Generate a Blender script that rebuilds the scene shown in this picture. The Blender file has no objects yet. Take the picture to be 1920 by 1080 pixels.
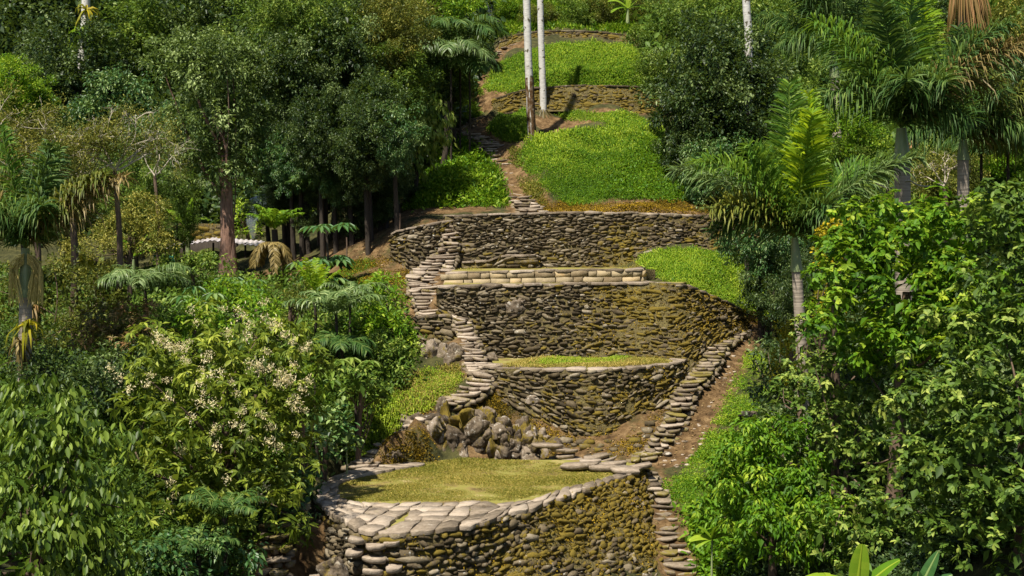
import bpy, math, random
import numpy as np
from mathutils import Vector

# ------------------------------------------------------------------ camera, sky, sun, exposure
S = bpy.context.scene
F = 2500.0                                  # focal length in pixels of the 1920 px photograph
PITCH = math.atan(130 / F)
cam_d = bpy.data.cameras.new("camera"); cam = bpy.data.objects.new("camera", cam_d)
S.collection.objects.link(cam); S.camera = cam
cam_d.sensor_width = 36; cam_d.lens = F / 1920 * 36; cam_d.clip_start = 0.5; cam_d.clip_end = 1000
cam.location = (0, 0, 0); cam.rotation_euler = (math.pi / 2 - PITCH, 0, 0)

SUN_EL, SUN_AZ = math.radians(61), math.radians(214)      # azimuth clockwise from +y (away from the camera)
world = bpy.data.worlds.new("World"); S.world = world; world.use_nodes = True
wn = world.node_tree; wn.nodes.clear()
sky = wn.nodes.new("ShaderNodeTexSky"); sky.sky_type = 'NISHITA'; sky.sun_disc = False
sky.sun_elevation = SUN_EL; sky.sun_rotation = SUN_AZ
bg = wn.nodes.new("ShaderNodeBackground"); bg.inputs[1].default_value = 0.06
wo = wn.nodes.new("ShaderNodeOutputWorld")
wn.links.new(sky.outputs[0], bg.inputs[0]); wn.links.new(bg.outputs[0], wo.inputs[0])
sd = bpy.data.lights.new("sun", 'SUN'); sd.energy = 5.0; sd.angle = math.radians(1.2); sd.color = (1, .94, .8)
sun = bpy.data.objects.new("sun", sd); S.collection.objects.link(sun)
to_sun = Vector((math.sin(SUN_AZ) * math.cos(SUN_EL), math.cos(SUN_AZ) * math.cos(SUN_EL), math.sin(SUN_EL)))
sun.rotation_euler = to_sun.to_track_quat('Z', 'Y').to_euler()
S.view_settings.view_transform = 'Standard'; S.view_settings.look = 'None'
S.view_settings.exposure = 0.78; S.view_settings.gamma = 1
S.cycles.max_bounces = 4; S.cycles.diffuse_bounces = 2; S.cycles.glossy_bounces = 2
S.cycles.transmission_bounces = 3; S.cycles.transparent_max_bounces = 6
S.cycles.caustics_reflective = False; S.cycles.caustics_refractive = False

rng = np.random.default_rng(7)
random.seed(7)
CP, SP = math.cos(PITCH), math.sin(PITCH)

def at(px, py, D):
    """point seen at photograph pixel px,py at distance D along +y"""
    a = (px - 960) / F; b = (py - 540) / F
    y = CP - b * SP
    return np.array([a * D / y, D, (-SP - b * CP) * D / y])
def atz(px, py, z):
    b = (py - 540) / F
    return at(px, py, z * (CP - b * SP) / (-SP - b * CP))
def proj(P):
    P = np.asarray(P, float)
    d = P[..., 1] * CP - P[..., 2] * SP; u = P[..., 1] * SP + P[..., 2] * CP
    return 960 + P[..., 0] / d * F, 540 - u / d * F

# ------------------------------------------------------------------ numeric helpers
def hash3(i, j, k, s=0):
    n = (i * 73856093) ^ (j * 19349663) ^ (k * 83492791) ^ (s * 2654435)
    n = n & 0x7fffffff; n = (n * 1103515245 + 12345) & 0x7fffffff; n = (n ^ (n >> 13)) * 1274126177 & 0x7fffffff
    return (n & 0xffff) / 65535.0
def noise(P, scale=1.0, seed=0):
    P = np.asarray(P, float) * scale + 1000.0
    I = np.floor(P).astype(np.int64); f = P - I; f = f * f * (3 - 2 * f)
    r = 0
    for a in (0, 1):
        for b in (0, 1):
            for c in (0, 1):
                w = (f[..., 0] if a else 1 - f[..., 0]) * (f[..., 1] if b else 1 - f[..., 1]) * (f[..., 2] if c else 1 - f[..., 2])
                r = r + w * hash3(I[..., 0] + a, I[..., 1] + b, I[..., 2] + c, seed)
    return r
def fbm(P, scale=1.0, seed=0, o=3):
    r = 0; a = .5; t = 0
    for k in range(o):
        r = r + a * noise(P, scale * 2 ** k, seed + k); t += a; a *= .5
    return r / t
def inpoly(x, y, poly):
    x = np.asarray(x); y = np.asarray(y); r = np.zeros(x.shape, bool); n = len(poly)
    for i in range(n):
        x1, y1 = poly[i][:2]; x2, y2 = poly[(i + 1) % n][:2]
        c = ((y1 > y) != (y2 > y)) & (x < (x2 - x1) * (y - y1) / ((y2 - y1) or 1e-9) + x1)
        r ^= c
    return r
def dist_poly(x, y, pts):
    d = np.full(np.shape(x), 1e9)
    for a, b in zip(pts[:-1], pts[1:]):
        ax, ay = a[0], a[1]; bx, by = b[0], b[1]; L = (bx - ax) ** 2 + (by - ay) ** 2 + 1e-9
        t = np.clip(((x - ax) * (bx - ax) + (y - ay) * (by - ay)) / L, 0, 1)
        d = np.minimum(d, np.hypot(x - ax - t * (bx - ax), y - ay - t * (by - ay)))
    return d
def resample(pts, n, smooth=True):
    pts = np.asarray(pts, float)
    if len(pts) < 3 or not smooth:
        s = np.r_[0, np.cumsum(np.linalg.norm(np.diff(pts, axis=0), axis=1))]
        t = np.linspace(0, s[-1], n)
        return np.stack([np.interp(t, s, pts[:, k]) for k in range(pts.shape[1])], 1)
    P = np.vstack([2 * pts[0] - pts[1], pts, 2 * pts[-1] - pts[-2]]); out = []
    for i in range(1, len(P) - 2):
        for t in np.linspace(0, 1, 12, endpoint=False):
            out.append(.5 * ((2 * P[i]) + (-P[i - 1] + P[i + 1]) * t + (2 * P[i - 1] - 5 * P[i] + 4 * P[i + 1] - P[i + 2]) * t * t
                             + (-P[i - 1] + 3 * P[i] - 3 * P[i + 1] + P[i + 2]) * t ** 3))
    out.append(P[-2])
    return resample(np.array(out), n, False)
def unit(v):
    v = np.asarray(v, float); return v / (np.linalg.norm(v, axis=-1, keepdims=True) + 1e-9)

# ------------------------------------------------------------------ mesh building
class MB:
    """collects vertices and faces (numpy blocks) and links them as one mesh object"""
    def __init__(s): s.V = []; s.Fc = []; s.n = 0; s.A = {}
    def add(s, V, Fl, **attr):
        V = np.asarray(V, float).reshape(-1, 3)
        nf = 0
        for f in (Fl if isinstance(Fl, list) else [Fl]):
            f = np.asarray(f, int); s.Fc.append(f + s.n); nf += len(f)
        s.V.append(V); s.n += len(V)
        for k in ('tone', 'moss'):
            s.A.setdefault(k, []).append(np.broadcast_to(np.asarray(attr.get(k, .5), float), (nf,)))
    def mesh(s, name, mats, smooth=False, matidx=None):
        me = bpy.data.meshes.new(name)
        V = np.concatenate(s.V); me.vertices.add(len(V)); me.vertices.foreach_set("co", V.ravel())
        tot = np.concatenate([np.full(len(f), f.shape[1]) for f in s.Fc]); flat = np.concatenate([f.ravel() for f in s.Fc])
        me.loops.add(len(flat)); me.loops.foreach_set("vertex_index", flat.astype(np.int32))
        me.polygons.add(len(tot)); st = np.r_[0, np.cumsum(tot)[:-1]]
        me.polygons.foreach_set("loop_start", st.astype(np.int32))
        me.polygons.foreach_set("loop_total", tot.astype(np.int32))
        if smooth: me.polygons.foreach_set("use_smooth", np.ones(len(tot), bool))
        for k, v in s.A.items():
            a = me.attributes.new(k, 'FLOAT', 'FACE'); a.data.foreach_set("value", np.concatenate(v).astype(np.float32))
        for m in (mats if isinstance(mats, (list, tuple)) else [mats]): me.materials.append(m)
        me.update(calc_edges=True); me.validate()
        return me
    def build(s, name, mats, parent=None, smooth=False, **kw):
        return link(name, s.mesh(name, mats, smooth), parent, **kw)
def link(name, me, parent=None, label=None, cat=None, group=None, kind=None):
    o = bpy.data.objects.new(name, me); S.collection.objects.link(o)
    if parent is not None: o.parent = parent
    tag(o, label, cat, group, kind); return o
def tag(o, label=None, cat=None, group=None, kind=None):
    if label: o["label"] = label
    if cat: o["category"] = cat
    if group: o["group"] = group
    if kind: o["kind"] = kind
def thing(name, label, cat, loc, group=None):
    o = bpy.data.objects.new(name, None); S.collection.objects.link(o); o.location = [float(v) for v in loc]
    o.empty_display_size = .2; tag(o, label, cat, group); return o
def base(o): return np.array(o.location)

def tube(mb, pts, rad, seg=8, tone=.5, lump=0, flare=0):
    pts = np.asarray(pts, float); n = len(pts); rad = np.broadcast_to(np.asarray(rad, float), (n,))
    T = unit(np.gradient(pts, axis=0)); up = np.array([0.13, 1, .05]) if abs(T[0][2]) > .5 else np.array([0, 0, 1.])
    N = unit(np.cross(T, up)); B = np.cross(T, N)
    an = np.linspace(0, 2 * math.pi, seg, endpoint=False)
    r = rad[:, None] * (1 + lump * (rng.random((1, seg)) - .5) + lump * .5 * (rng.random((n, seg)) - .5))
    V = pts[:, None] + r[..., None] * (np.cos(an)[None, :, None] * N[:, None] + np.sin(an)[None, :, None] * B[:, None])
    i = np.arange(n - 1)[:, None] * seg; j = np.arange(seg)[None]; k = (j + 1) % seg
    f = np.stack([i + j, i + k, i + seg + k, i + seg + j], -1).reshape(-1, 4)
    mb.add(V, f, tone=tone)

def leaves(mb, P, A, L, W, tone, up=None, style='d', droop=.15, fold=.15):
    """P base points, A directions, L lengths, W widths. style d: pointed 4-vertex leaf, r: rounder 6-vertex leaf, s: bent strip"""
    P = np.asarray(P); n = len(P)
    if n == 0: return
    A = unit(A); L = np.broadcast_to(L, (n,))[:, None]; W = np.broadcast_to(W, (n,))[:, None]
    if up is None: up = unit(rng.normal(0, .45, (n, 3)) + [0, 0, 1])
    B = unit(np.cross(A, up)); N = np.cross(B, A)
    tone = np.broadcast_to(tone, (n,)); i = np.arange(n)[:, None]
    dz = np.array([[0, 0, -1.]])
    if style == 'd':
        m = P + A * L * .45 + N * W * fold
        V = np.stack([P, m - B * W * .5, P + A * L + dz * L * droop, m + B * W * .5], 1)
        V[:, 0] = P - N * W * .0
        f = np.array([[0, 2, 1], [0, 3, 2]])
        mb.add(V, (i[..., None] * 4 + f[None]).reshape(-1, 3), tone=np.repeat(tone, 2))
    elif style == 'r':
        q = P + A * L * .3 + N * W * fold * .8; r = P + A * L * .72 + N * W * fold + dz * L * droop * .4
        V = np.stack([P, q - B * W * .45, r - B * W * .42, P + A * L + dz * L * droop, r + B * W * .42, q + B * W * .45], 1)
        f = np.array([[0, 3, 2, 1], [0, 5, 4, 3]])
        mb.add(V, (i[..., None] * 6 + f[None]).reshape(-1, 4), tone=np.repeat(tone, 2))
    else:
        a1 = P + A * L * .45 + dz * L * droop * .25; a2 = P + A * L * .8 + dz * L * droop * .9
        tip = P + A * L * .92 + dz * L * droop * 1.9
        V = np.stack([P - B * W * .25, P + B * W * .25, a1 + B * W * .5, a1 - B * W * .5, a2 + B * W * .32, a2 - B * W * .32, tip], 1)
        f4 = np.array([[0, 1, 2, 3], [3, 2, 4, 5]]); f3 = np.array([[5, 4, 6]])
        mb.add(V, [(i[..., None] * 7 + f4[None]).reshape(-1, 4), (i[..., None] * 7 + f3[None]).reshape(-1, 3)],
               tone=np.r_[np.repeat(tone, 2), tone])

# ------------------------------------------------------------------ materials
def nt(name):
    m = bpy.data.materials.new(name); m.use_nodes = True; t = m.node_tree; t.nodes.clear()
    return m, t, (lambda ty, **k: _node(t, ty, k)), t.links.new
def _node(t, ty, k):
    n = t.nodes.new("ShaderNode" + ty)
    for a, b in k.items(): setattr(n, a, b)
    return n
def ramp(N, stops):
    r = N("ValToRGB"); e = r.color_ramp.elements
    while len(e) < len(stops): e.new(.5)
    for el, (p, c) in zip(e, stops): el.position = p; el.color = (*c, 1)
    return r
def math_(N, Lk, op, a, b, clamp=False):
    n = N("Math", operation=op); n.use_clamp = clamp
    for s, v in ((0, a), (1, b)):
        if isinstance(v, (int, float)): n.inputs[s].default_value = v
        else: Lk(v, n.inputs[s])
    return n.outputs[0]
def leaf_mat(name, stops, trans=(.22, .32, .03), rough=.55, tr=.3, spec=.25):
    if name not in ('flower_petals', 'leaves_reddish', 'frond_dry'): kb = .75 if name in ('leaves_dark', 'leaves_mid', 'leaves_pale', 'leaves_bluish', 'frond_green', 'frond_pale') else .45; kr = .92 if name in ('grass_dry', 'leaves_yellow', 'moss_tufts') else .78 if name == 'leaves_golden_green' else .7; stops = [(p, (c[0] * (kr + .3 * p), c[1] * (.88 + .2 * p), c[2] * (kb * .8 + .3 * p))) for p, c in stops]
    m, t, N, Lk = nt(name)
    at_ = N("Attribute", attribute_name="tone"); oi = N("ObjectInfo")
    v = math_(N, Lk, 'ADD', at_.outputs["Fac"], math_(N, Lk, 'MULTIPLY', math_(N, Lk, 'SUBTRACT', oi.outputs["Random"], .5), .14))
    r = ramp(N, stops); Lk(v, r.inputs[0])
    p = N("BsdfPrincipled"); Lk(r.outputs[0], p.inputs["Base Color"]); p.inputs["Roughness"].default_value = rough
    p.inputs["Specular IOR Level"].default_value = spec
    tl = N("BsdfTranslucent"); mx = N("Mix", data_type='RGBA', blend_type='MIX'); mx.inputs[0].default_value = .5
    Lk(r.outputs[0], mx.inputs[6]); mx.inputs[7].default_value = (*trans, 1); Lk(mx.outputs[2], tl.inputs[0])
    ms = N("MixShader"); ms.inputs[0].default_value = tr; Lk(p.outputs[0], ms.inputs[1]); Lk(tl.outputs[0], ms.inputs[2])
    o = N("OutputMaterial"); Lk(ms.outputs[0], o.inputs[0]); return m
def solid_mat(name, stops, rough=.85, nscale=6, nmix=.5, bump=.4, bscale=25, stretch=(1, 1, 1), bdist=.03, metallic=0, spec=.3, dots=None):
    """colour = ramp(tone attribute mixed with noise)"""
    m, t, N, Lk = nt(name)
    at_ = N("Attribute", attribute_name="tone"); g = N("NewGeometry"); mp = N("Mapping"); mp.inputs[3].default_value = stretch
    Lk(g.outputs["Position"], mp.inputs[0])
    no = N("TexNoise"); no.inputs["Scale"].default_value = nscale; no.inputs["Detail"].default_value = 6; no.inputs["Roughness"].default_value = .65
    Lk(mp.outputs[0], no.inputs[0])
    v = math_(N, Lk, 'ADD', math_(N, Lk, 'MULTIPLY', at_.outputs["Fac"], 1 - nmix), math_(N, Lk, 'MULTIPLY', no.outputs[0], nmix))
    r = ramp(N, stops); Lk(v, r.inputs[0]); col = r.outputs[0]
    if dots:
        n2 = N("TexNoise"); n2.inputs["Scale"].default_value = dots[0]; n2.inputs["Detail"].default_value = 4; Lk(g.outputs["Position"], n2.inputs[0])
        r2 = ramp(N, [(dots[1], (0, 0, 0)), (dots[1] + .05, (1, 1, 1))]); Lk(n2.outputs[0], r2.inputs[0])
        mx = N("Mix", data_type='RGBA'); Lk(r2.outputs[0], mx.inputs[0]); Lk(col, mx.inputs[6]); mx.inputs[7].default_value = (*dots[2], 1)
        col = mx.outputs[2]
    p = N("BsdfPrincipled"); Lk(col, p.inputs["Base Color"]); p.inputs["Roughness"].default_value = rough
    p.inputs["Metallic"].default_value = metallic; p.inputs["Specular IOR Level"].default_value = spec
    b = N("Bump"); b.inputs[0].default_value = bump; b.inputs[1].default_value = bdist
    n3 = N("TexNoise"); n3.inputs["Scale"].default_value = bscale; n3.inputs["Detail"].default_value = 5; Lk(mp.outputs[0], n3.inputs[0])
    Lk(n3.outputs[0], b.inputs["Height"]); Lk(b.outputs[0], p.inputs["Normal"])
    o = N("OutputMaterial"); Lk(p.outputs[0], o.inputs[0]); return m
def stone_mat(name, stops, lichen=(.5, .48, .43), moss_a=(.05, .036, .006), moss_b=(.22, .158, .022), lich_at=.6):
    m, t, N, Lk = nt(name)
    to = N("Attribute", attribute_name="tone"); mo = N("Attribute", attribute_name="moss"); g = N("NewGeometry")
    def tex(sc, d=5):
        n = N("TexNoise"); n.inputs["Scale"].default_value = sc; n.inputs["Detail"].default_value = d; n.inputs["Roughness"].default_value = .65
        Lk(g.outputs["Position"], n.inputs[0]); return n.outputs[0]
    n1 = tex(9)
    v = math_(N, Lk, 'ADD', math_(N, Lk, 'MULTIPLY', to.outputs["Fac"], .52), math_(N, Lk, 'MULTIPLY', n1, .48))
    r = ramp(N, stops); Lk(v, r.inputs[0])
    rl = ramp(N, [(lich_at, (0, 0, 0)), (lich_at + .1, (1, 1, 1))]); Lk(tex(7, 8), rl.inputs[0])
    mx = N("Mix", data_type='RGBA'); Lk(rl.outputs[0], mx.inputs[0]); Lk(r.outputs[0], mx.inputs[6]); mx.inputs[7].default_value = (*lichen, 1)
    mm = N("Mix", data_type='RGBA'); Lk(math_(N, Lk, 'MULTIPLY', math_(N, Lk, 'ADD', tex(30, 3), math_(N, Lk, 'SUBTRACT', tex(1.7, 3), .45)), .9, True), mm.inputs[0]); mm.inputs[6].default_value = (*moss_a, 1); mm.inputs[7].default_value = (*moss_b, 1)
    f = math_(N, Lk, 'ADD', mo.outputs["Fac"], math_(N, Lk, 'MULTIPLY', math_(N, Lk, 'SUBTRACT', tex(7), .5), 1.6))
    rf = ramp(N, [(.36, (0, 0, 0)), (.66, (1, 1, 1))]); Lk(f, rf.inputs[0])
    m2 = N("Mix", data_type='RGBA'); Lk(rf.outputs[0], m2.inputs[0]); Lk(mx.outputs[2], m2.inputs[6]); Lk(mm.outputs[2], m2.inputs[7])
    p = N("BsdfPrincipled"); Lk(m2.outputs[2], p.inputs["Base Color"]); p.inputs["Roughness"].default_value = .9; p.inputs["Specular IOR Level"].default_value = .25
    b = N("Bump"); b.inputs[0].default_value = .7; b.inputs[1].default_value = .03; Lk(tex(28, 6), b.inputs["Height"]); Lk(b.outputs[0], p.inputs["Normal"])
    o = N("OutputMaterial"); Lk(p.outputs[0], o.inputs[0]); return m

M = {}
M['dark'] = leaf_mat('leaves_dark', [(0, (.010, .020, .009)), (.5, (.036, .064, .022)), (1, (.18, .22, .085))], rough=.45, tr=.2, spec=.25)  # darkest stop lowered to carry the shaded voids between crowns
M['mid'] = leaf_mat('leaves_mid', [(0, (0.036, 0.063, 0.012)), (.5, (0.122, 0.188, 0.030)), (1, (0.360, 0.390, 0.090))], tr=.3, spec=.25)
M['pale'] = leaf_mat('leaves_pale', [(0, (0.036, 0.054, 0.018)), (.5, (0.132, 0.174, 0.054)), (1, (0.360, 0.408, 0.192))], tr=.25)
M['bright'] = leaf_mat('leaves_bright', [(0, (0.047, 0.111, 0.010)), (.5, (0.133, 0.247, 0.018)), (1, (0.359, 0.416, 0.052))], trans=(.28, .42, .02), tr=.35)
M['yellow'] = leaf_mat('leaves_yellow', [(0, (.06, .085, .01)), (.5, (.25, .26, .02)), (1, (.5, .4, .03))], trans=(.45, .42, .02), tr=.35)
M['olive'] = leaf_mat('leaves_olive', [(0, (0.042, 0.049, 0.014)), (.5, (0.126, 0.140, 0.035)), (1, (0.336, 0.280, 0.084))], trans=(.25, .25, .03), tr=.25)
M['blue'] = leaf_mat('leaves_bluish', [(0, (0.017, 0.047, 0.019)), (.5, (0.057, 0.128, 0.041)), (1, (0.253, 0.311, 0.121))], rough=.4, tr=.18, spec=.3)
M['red'] = leaf_mat('leaves_reddish', [(0, (0.050, 0.070, 0.015)), (.5, (0.200, 0.130, 0.040)), (1, (0.500, 0.260, 0.120))], tr=.2)
M['flower'] = leaf_mat('flower_petals', [(0, (.45, .38, .14)), (.5, (.68, .58, .31)), (1, (.82, .74, .52))], trans=(.75, .65, .35), rough=.6, tr=.3)
M['leaf_hang'] = leaf_mat('leaves_hanging', [(0, (.015, .03, .006)), (.5, (.065, .105, .018)), (1, (.24, .3, .07))], trans=(.25, .38, .03), rough=.45, tr=.25, spec=.3)
M['leaf_gold'] = leaf_mat('leaves_golden_green', [(0, (.04, .065, .01)), (.5, (.15, .2, .03)), (1, (.36, .4, .09))], trans=(.35, .42, .04), tr=.32)
M['frond'] = leaf_mat('frond_green', [(0, (0.021, 0.053, 0.018)), (.5, (0.048, 0.098, 0.024)), (1, (0.22, 0.27, 0.08))], rough=.55, tr=.25, spec=.2)
M['frond_fresh'] = leaf_mat('frond_fresh', [(0, (.03, .08, .02)), (.5, (.1, .19, .04)), (1, (.32, .4, .1))], trans=(.3, .45, .03), rough=.5, tr=.35, spec=.25)
M['frond_lime'] = leaf_mat('frond_lime', [(0, (0.066, 0.125, 0.013)), (.5, (0.210, 0.325, 0.025)), (1, (0.472, 0.525, 0.050))], trans=(.55, .65, .02), rough=.45, tr=.5)
M['frond_dry'] = leaf_mat('frond_dry', [(0, (.05, .045, .015)), (.5, (.19, .14, .045)), (1, (.36, .27, .1))], trans=(.3, .2, .05), rough=.5, tr=.2)
M['frond_pale'] = leaf_mat('frond_pale', [(0, (0.040, 0.070, 0.025)), (.5, (0.130, 0.180, 0.070)), (1, (0.360, 0.400, 0.200))], rough=.4, tr=.25)
M['grass'] = leaf_mat('grass_green', [(0, (0.043, 0.100, 0.007)), (.5, (0.129, 0.237, 0.015)), (1, (0.359, 0.413, 0.050))], trans=(.25, .38, .02), rough=.5, tr=.35)
M['grass_dry'] = leaf_mat('grass_dry', [(0, (.07, .1, .016)), (.5, (.19, .2, .045)), (1, (.42, .36, .16))], trans=(.4, .34, .05), rough=.6, tr=.3)
M['moss'] = leaf_mat('moss_tufts', [(0, (.03, .027, .005)), (.5, (.14, .1, .012)), (1, (.36, .26, .03))], trans=(.25, .18, .02), rough=.8, tr=.15, spec=.15)
M['bark'] = solid_mat('bark_brown', [(.25, (.03, .02, .014)), (.5, (.12, .08, .055)), (.8, (.25, .17, .12))], nscale=5, nmix=.7, bump=1, bscale=8, stretch=(1, 1, .18), bdist=.12)
M['bark_red'] = solid_mat('bark_reddish', [(.3, (.06, .03, .02)), (.5, (.26, .15, .11)), (.7, (.45, .3, .24))], nscale=5, nmix=.75, bump=1, bscale=7, stretch=(1, 1, .15), bdist=.15)
M['bark_dark'] = solid_mat('bark_dark', [(.25, (.012, .01, .008)), (.55, (.04, .03, .022)), (.85, (.1, .075, .05))], nscale=5, nmix=.7, bump=.9, bscale=8, stretch=(1, 1, .2), bdist=.1)
M['bark_white'] = solid_mat('bark_pale', [(.25, (.22, .2, .18)), (.5, (.52, .5, .47)), (.8, (.72, .7, .67))], nscale=4, nmix=.6, bump=.3, bscale=6, stretch=(1, 1, 3), dots=(4, .6, (.09, .08, .05)))
M['bark_moss'] = solid_mat('bark_mossy', [(.3, (.02, .014, .008)), (.5, (.1, .05, .015)), (.7, (.3, .27, .22))], nscale=5, nmix=.8, bump=.9, bscale=12)
M['palm_trunk'] = solid_mat('palm_trunk', [(.25, (.1, .08, .065)), (.5, (.3, .25, .2)), (.8, (.48, .42, .35))], nscale=3, nmix=.6, bump=.5, bscale=3, stretch=(.3, .3, 5), bdist=.05)
M['crownshaft'] = solid_mat('palm_crownshaft', [(.2, (.1, .15, .06)), (.5, (.22, .27, .12)), (.8, (.5, .44, .24))], nscale=2.5, nmix=.6, bump=.05, rough=.45, spec=.5, stretch=(3, 3, .5))
M['deadwood'] = solid_mat('dead_wood', [(.2, (.25, .2, .14)), (.5, (.5, .43, .34)), (.8, (.66, .6, .5))], nscale=6, nmix=.6, bump=.3)
M['stone'] = stone_mat('wall_stone', [(.2, (.03, .022, .011)), (.4, (.065, .048, .026)), (.55, (.12, .092, .055)), (.7, (.18, .145, .095)), (.9, (.34, .29, .22))])
M['stone_light'] = stone_mat('slab_stone', [(.2, (.07, .052, .034)), (.4, (.18, .14, .1)), (.58, (.33, .265, .205)), (.8, (.5, .42, .34))], lichen=(.48, .42, .35), lich_at=.6, moss_a=(.1, .08, .02), moss_b=(.25, .2, .05))
M['stone_tan'] = stone_mat('block_stone', [(.2, (.14, .1, .055)), (.5, (.3, .24, .15)), (.7, (.4, .3, .17)), (.85, (.48, .3, .13))], lich_at=.68)
M['rock'] = stone_mat('boulder_rock', [(.25, (.022, .015, .01)), (.42, (.075, .055, .036)), (.55, (.18, .14, .1)), (.75, (.36, .3, .25))], lichen=(.45, .41, .36), lich_at=.57)
M['soil'] = solid_mat('wall_soil', [(.25, (.03, .022, .01)), (.45, (.085, .064, .026)), (.6, (.13, .105, .035)), (.75, (.19, .15, .04))], nscale=7, nmix=.75, bump=1, bscale=20, bdist=.06)
M['metal'] = solid_mat('corrugated_metal', [(.2, (.35, .3, .32)), (.5, (.55, .5, .52)), (.8, (.7, .66, .68))], nscale=3, nmix=.6, bump=.1, rough=.45, metallic=.3)
M['green_paint'] = solid_mat('green_paint', [(.2, (.01, .1, .07)), (.5, (.02, .2, .14)), (.8, (.04, .3, .2))], nscale=4, nmix=.5, bump=.1, rough=.6)
M['thatch'] = solid_mat('thatch_green', [(.2, (.08, .1, .02)), (.5, (.2, .22, .05)), (.8, (.34, .34, .1))], nscale=9, nmix=.7, bump=.8)
M['straw'] = solid_mat('straw_stalk', [(.2, (.4, .3, .08)), (.8, (.62, .48, .16))], bump=.1)
M['rope'] = solid_mat('rope', [(.2, (.3, .26, .2)), (.8, (.5, .45, .36))], bump=.1)
def terrain_mat():
    m, t, N, Lk = nt('hillside_ground'); g = N("NewGeometry"); so = N("Attribute", attribute_name="soil")
    def tex(sc, d=6):
        n = N("TexNoise"); n.inputs["Scale"].default_value = sc; n.inputs["Detail"].default_value = d; n.inputs["Roughness"].default_value = .7
        Lk(g.outputs["Position"], n.inputs[0]); return n.outputs[0]
    rs = ramp(N, [(.3, (.035, .02, .009)), (.5, (.13, .078, .035)), (.7, (.27, .18, .09))]); Lk(tex(3, 8), rs.inputs[0])
    rg = ramp(N, [(.3, (.018, .02, .008)), (.5, (.05, .05, .018)), (.7, (.11, .1, .035))]); Lk(tex(2.2, 8), rg.inputs[0])
    f = math_(N, Lk, 'ADD', so.outputs["Fac"], math_(N, Lk, 'MULTIPLY', math_(N, Lk, 'SUBTRACT', tex(1.6), .5), .9))
    rf = ramp(N, [(.42, (0, 0, 0)), (.6, (1, 1, 1))]); Lk(f, rf.inputs[0])
    mx = N("Mix", data_type='RGBA'); Lk(rf.outputs[0], mx.inputs[0]); Lk(rg.outputs[0], mx.inputs[6]); Lk(rs.outputs[0], mx.inputs[7])
    p = N("BsdfPrincipled"); Lk(mx.outputs[2], p.inputs["Base Color"]); p.inputs["Roughness"].default_value = .95; p.inputs["Specular IOR Level"].default_value = .15
    b = N("Bump"); b.inputs[0].default_value = .9; b.inputs[1].default_value = .12; Lk(tex(7, 8), b.inputs["Height"]); Lk(b.outputs[0], p.inputs["Normal"])
    o = N("OutputMaterial"); Lk(p.outputs[0], o.inputs[0]); return m
M['terrain'] = terrain_mat()
M['lawn'] = solid_mat('terrace_lawn', [(.35, (.12, .08, .035)), (.45, (.22, .17, .05)), (.55, (.21, .2, .04)), (.65, (.34, .26, .12))], nscale=1.3, nmix=.95, bump=.8, bscale=30, bdist=.03)

# ------------------------------------------------------------------ layout of the ruin: walls as top and bottom lines (pixel, pixel, distance)
W = {}
T1_out = [(760, 868), (700, 877), (650, 889), (605, 915), (598, 940), (640, 975), (690, 998), (790, 999), (880, 986), (960, 963), (1040, 937), (1120, 911), (1190, 888), (1215, 873)]
T1_in = [(800, 872), (760, 879), (700, 890), (650, 905), (636, 922), (645, 937), (690, 945), (790, 944), (880, 944), (955, 945), (1035, 927), (1112, 904), (1172, 885), (1196, 872)]
ZT = -7.0
t1o = np.array([atz(a, b, ZT) for a, b in T1_out]); t1i = np.array([atz(a, b, ZT + .0) for a, b in T1_in])
c1 = t1o.mean(0)
def out_dir(p): d = unit(np.array([p[0] - c1[0], p[1] - c1[1], 0])); return d
t1b = np.array([p + np.array([0, 0, -4.2]) + out_dir(p) * (1.0 if p[0] < .3 else 2.2 + 1.6 * min(1, p[0] / 3)) for p in t1o])
for k_, p_ in ((-5, (985, 1180, 29.3)), (-4, (1080, 1165, 30.3)), (-3, (1180, 1150, 31.3)), (-2, (1250, 1130, 32.4)), (-1, (1232, 985, 35.2))): t1b[k_] = at(*p_)
W['t1'] = (t1o, t1b)
def line(l): return np.array([at(*p) for p in l])
W['t2'] = (line([(912, 684, 42.4), (925, 690, 41.2), (985, 692, 40.8), (1050, 693, 40.6), (1110, 693, 40.6), (1170, 692, 40.9), (1230, 686, 41.8), (1268, 680, 42.7), (1284, 674, 43.7)]),
           line([(918, 735, 41.8), (930, 745, 40.8), (985, 770, 40.4), (1050, 800, 40.1), (1110, 816, 39.9), (1170, 800, 40.2), (1232, 768, 41.1), (1272, 740, 42.0), (1290, 705, 43.2)]))
W['t3'] = (line([(819, 538, 45.0), (880, 536, 45.1), (960, 534, 45.2), (1060, 533, 45.2), (1160, 532, 45.3), (1240, 531, 45.4), (1290, 536, 46.0), (1350, 562, 47.4), (1430, 601, 49.5)]),
           line([(826, 640, 44.6), (880, 690, 44.2), (960, 692, 44.1), (1060, 690, 44.0), (1160, 692, 43.9), (1240, 700, 43.6), (1300, 700, 43.6), (1345, 660, 45.4), (1440, 612, 49.2)]))
W['t3low'] = (line([(775, 594, 44.9), (810, 592, 44.7), (850, 592, 44.6), (872, 600, 44.4)]), line([(790, 645, 44.5), (815, 655, 44.3), (850, 665, 44.1), (885, 690, 43.9)]))
W['t4'] = (line([(834, 513, 47.4), (920, 510, 47.3), (1010, 508, 47.3), (1100, 506, 47.3), (1197, 506, 47.5), (1204, 503, 48.6)]),
           line([(834, 534, 47.3), (920, 533, 47.2), (1010, 533, 47.2), (1100, 532, 47.2), (1197, 531, 47.4), (1204, 525, 48.5)]))
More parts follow.
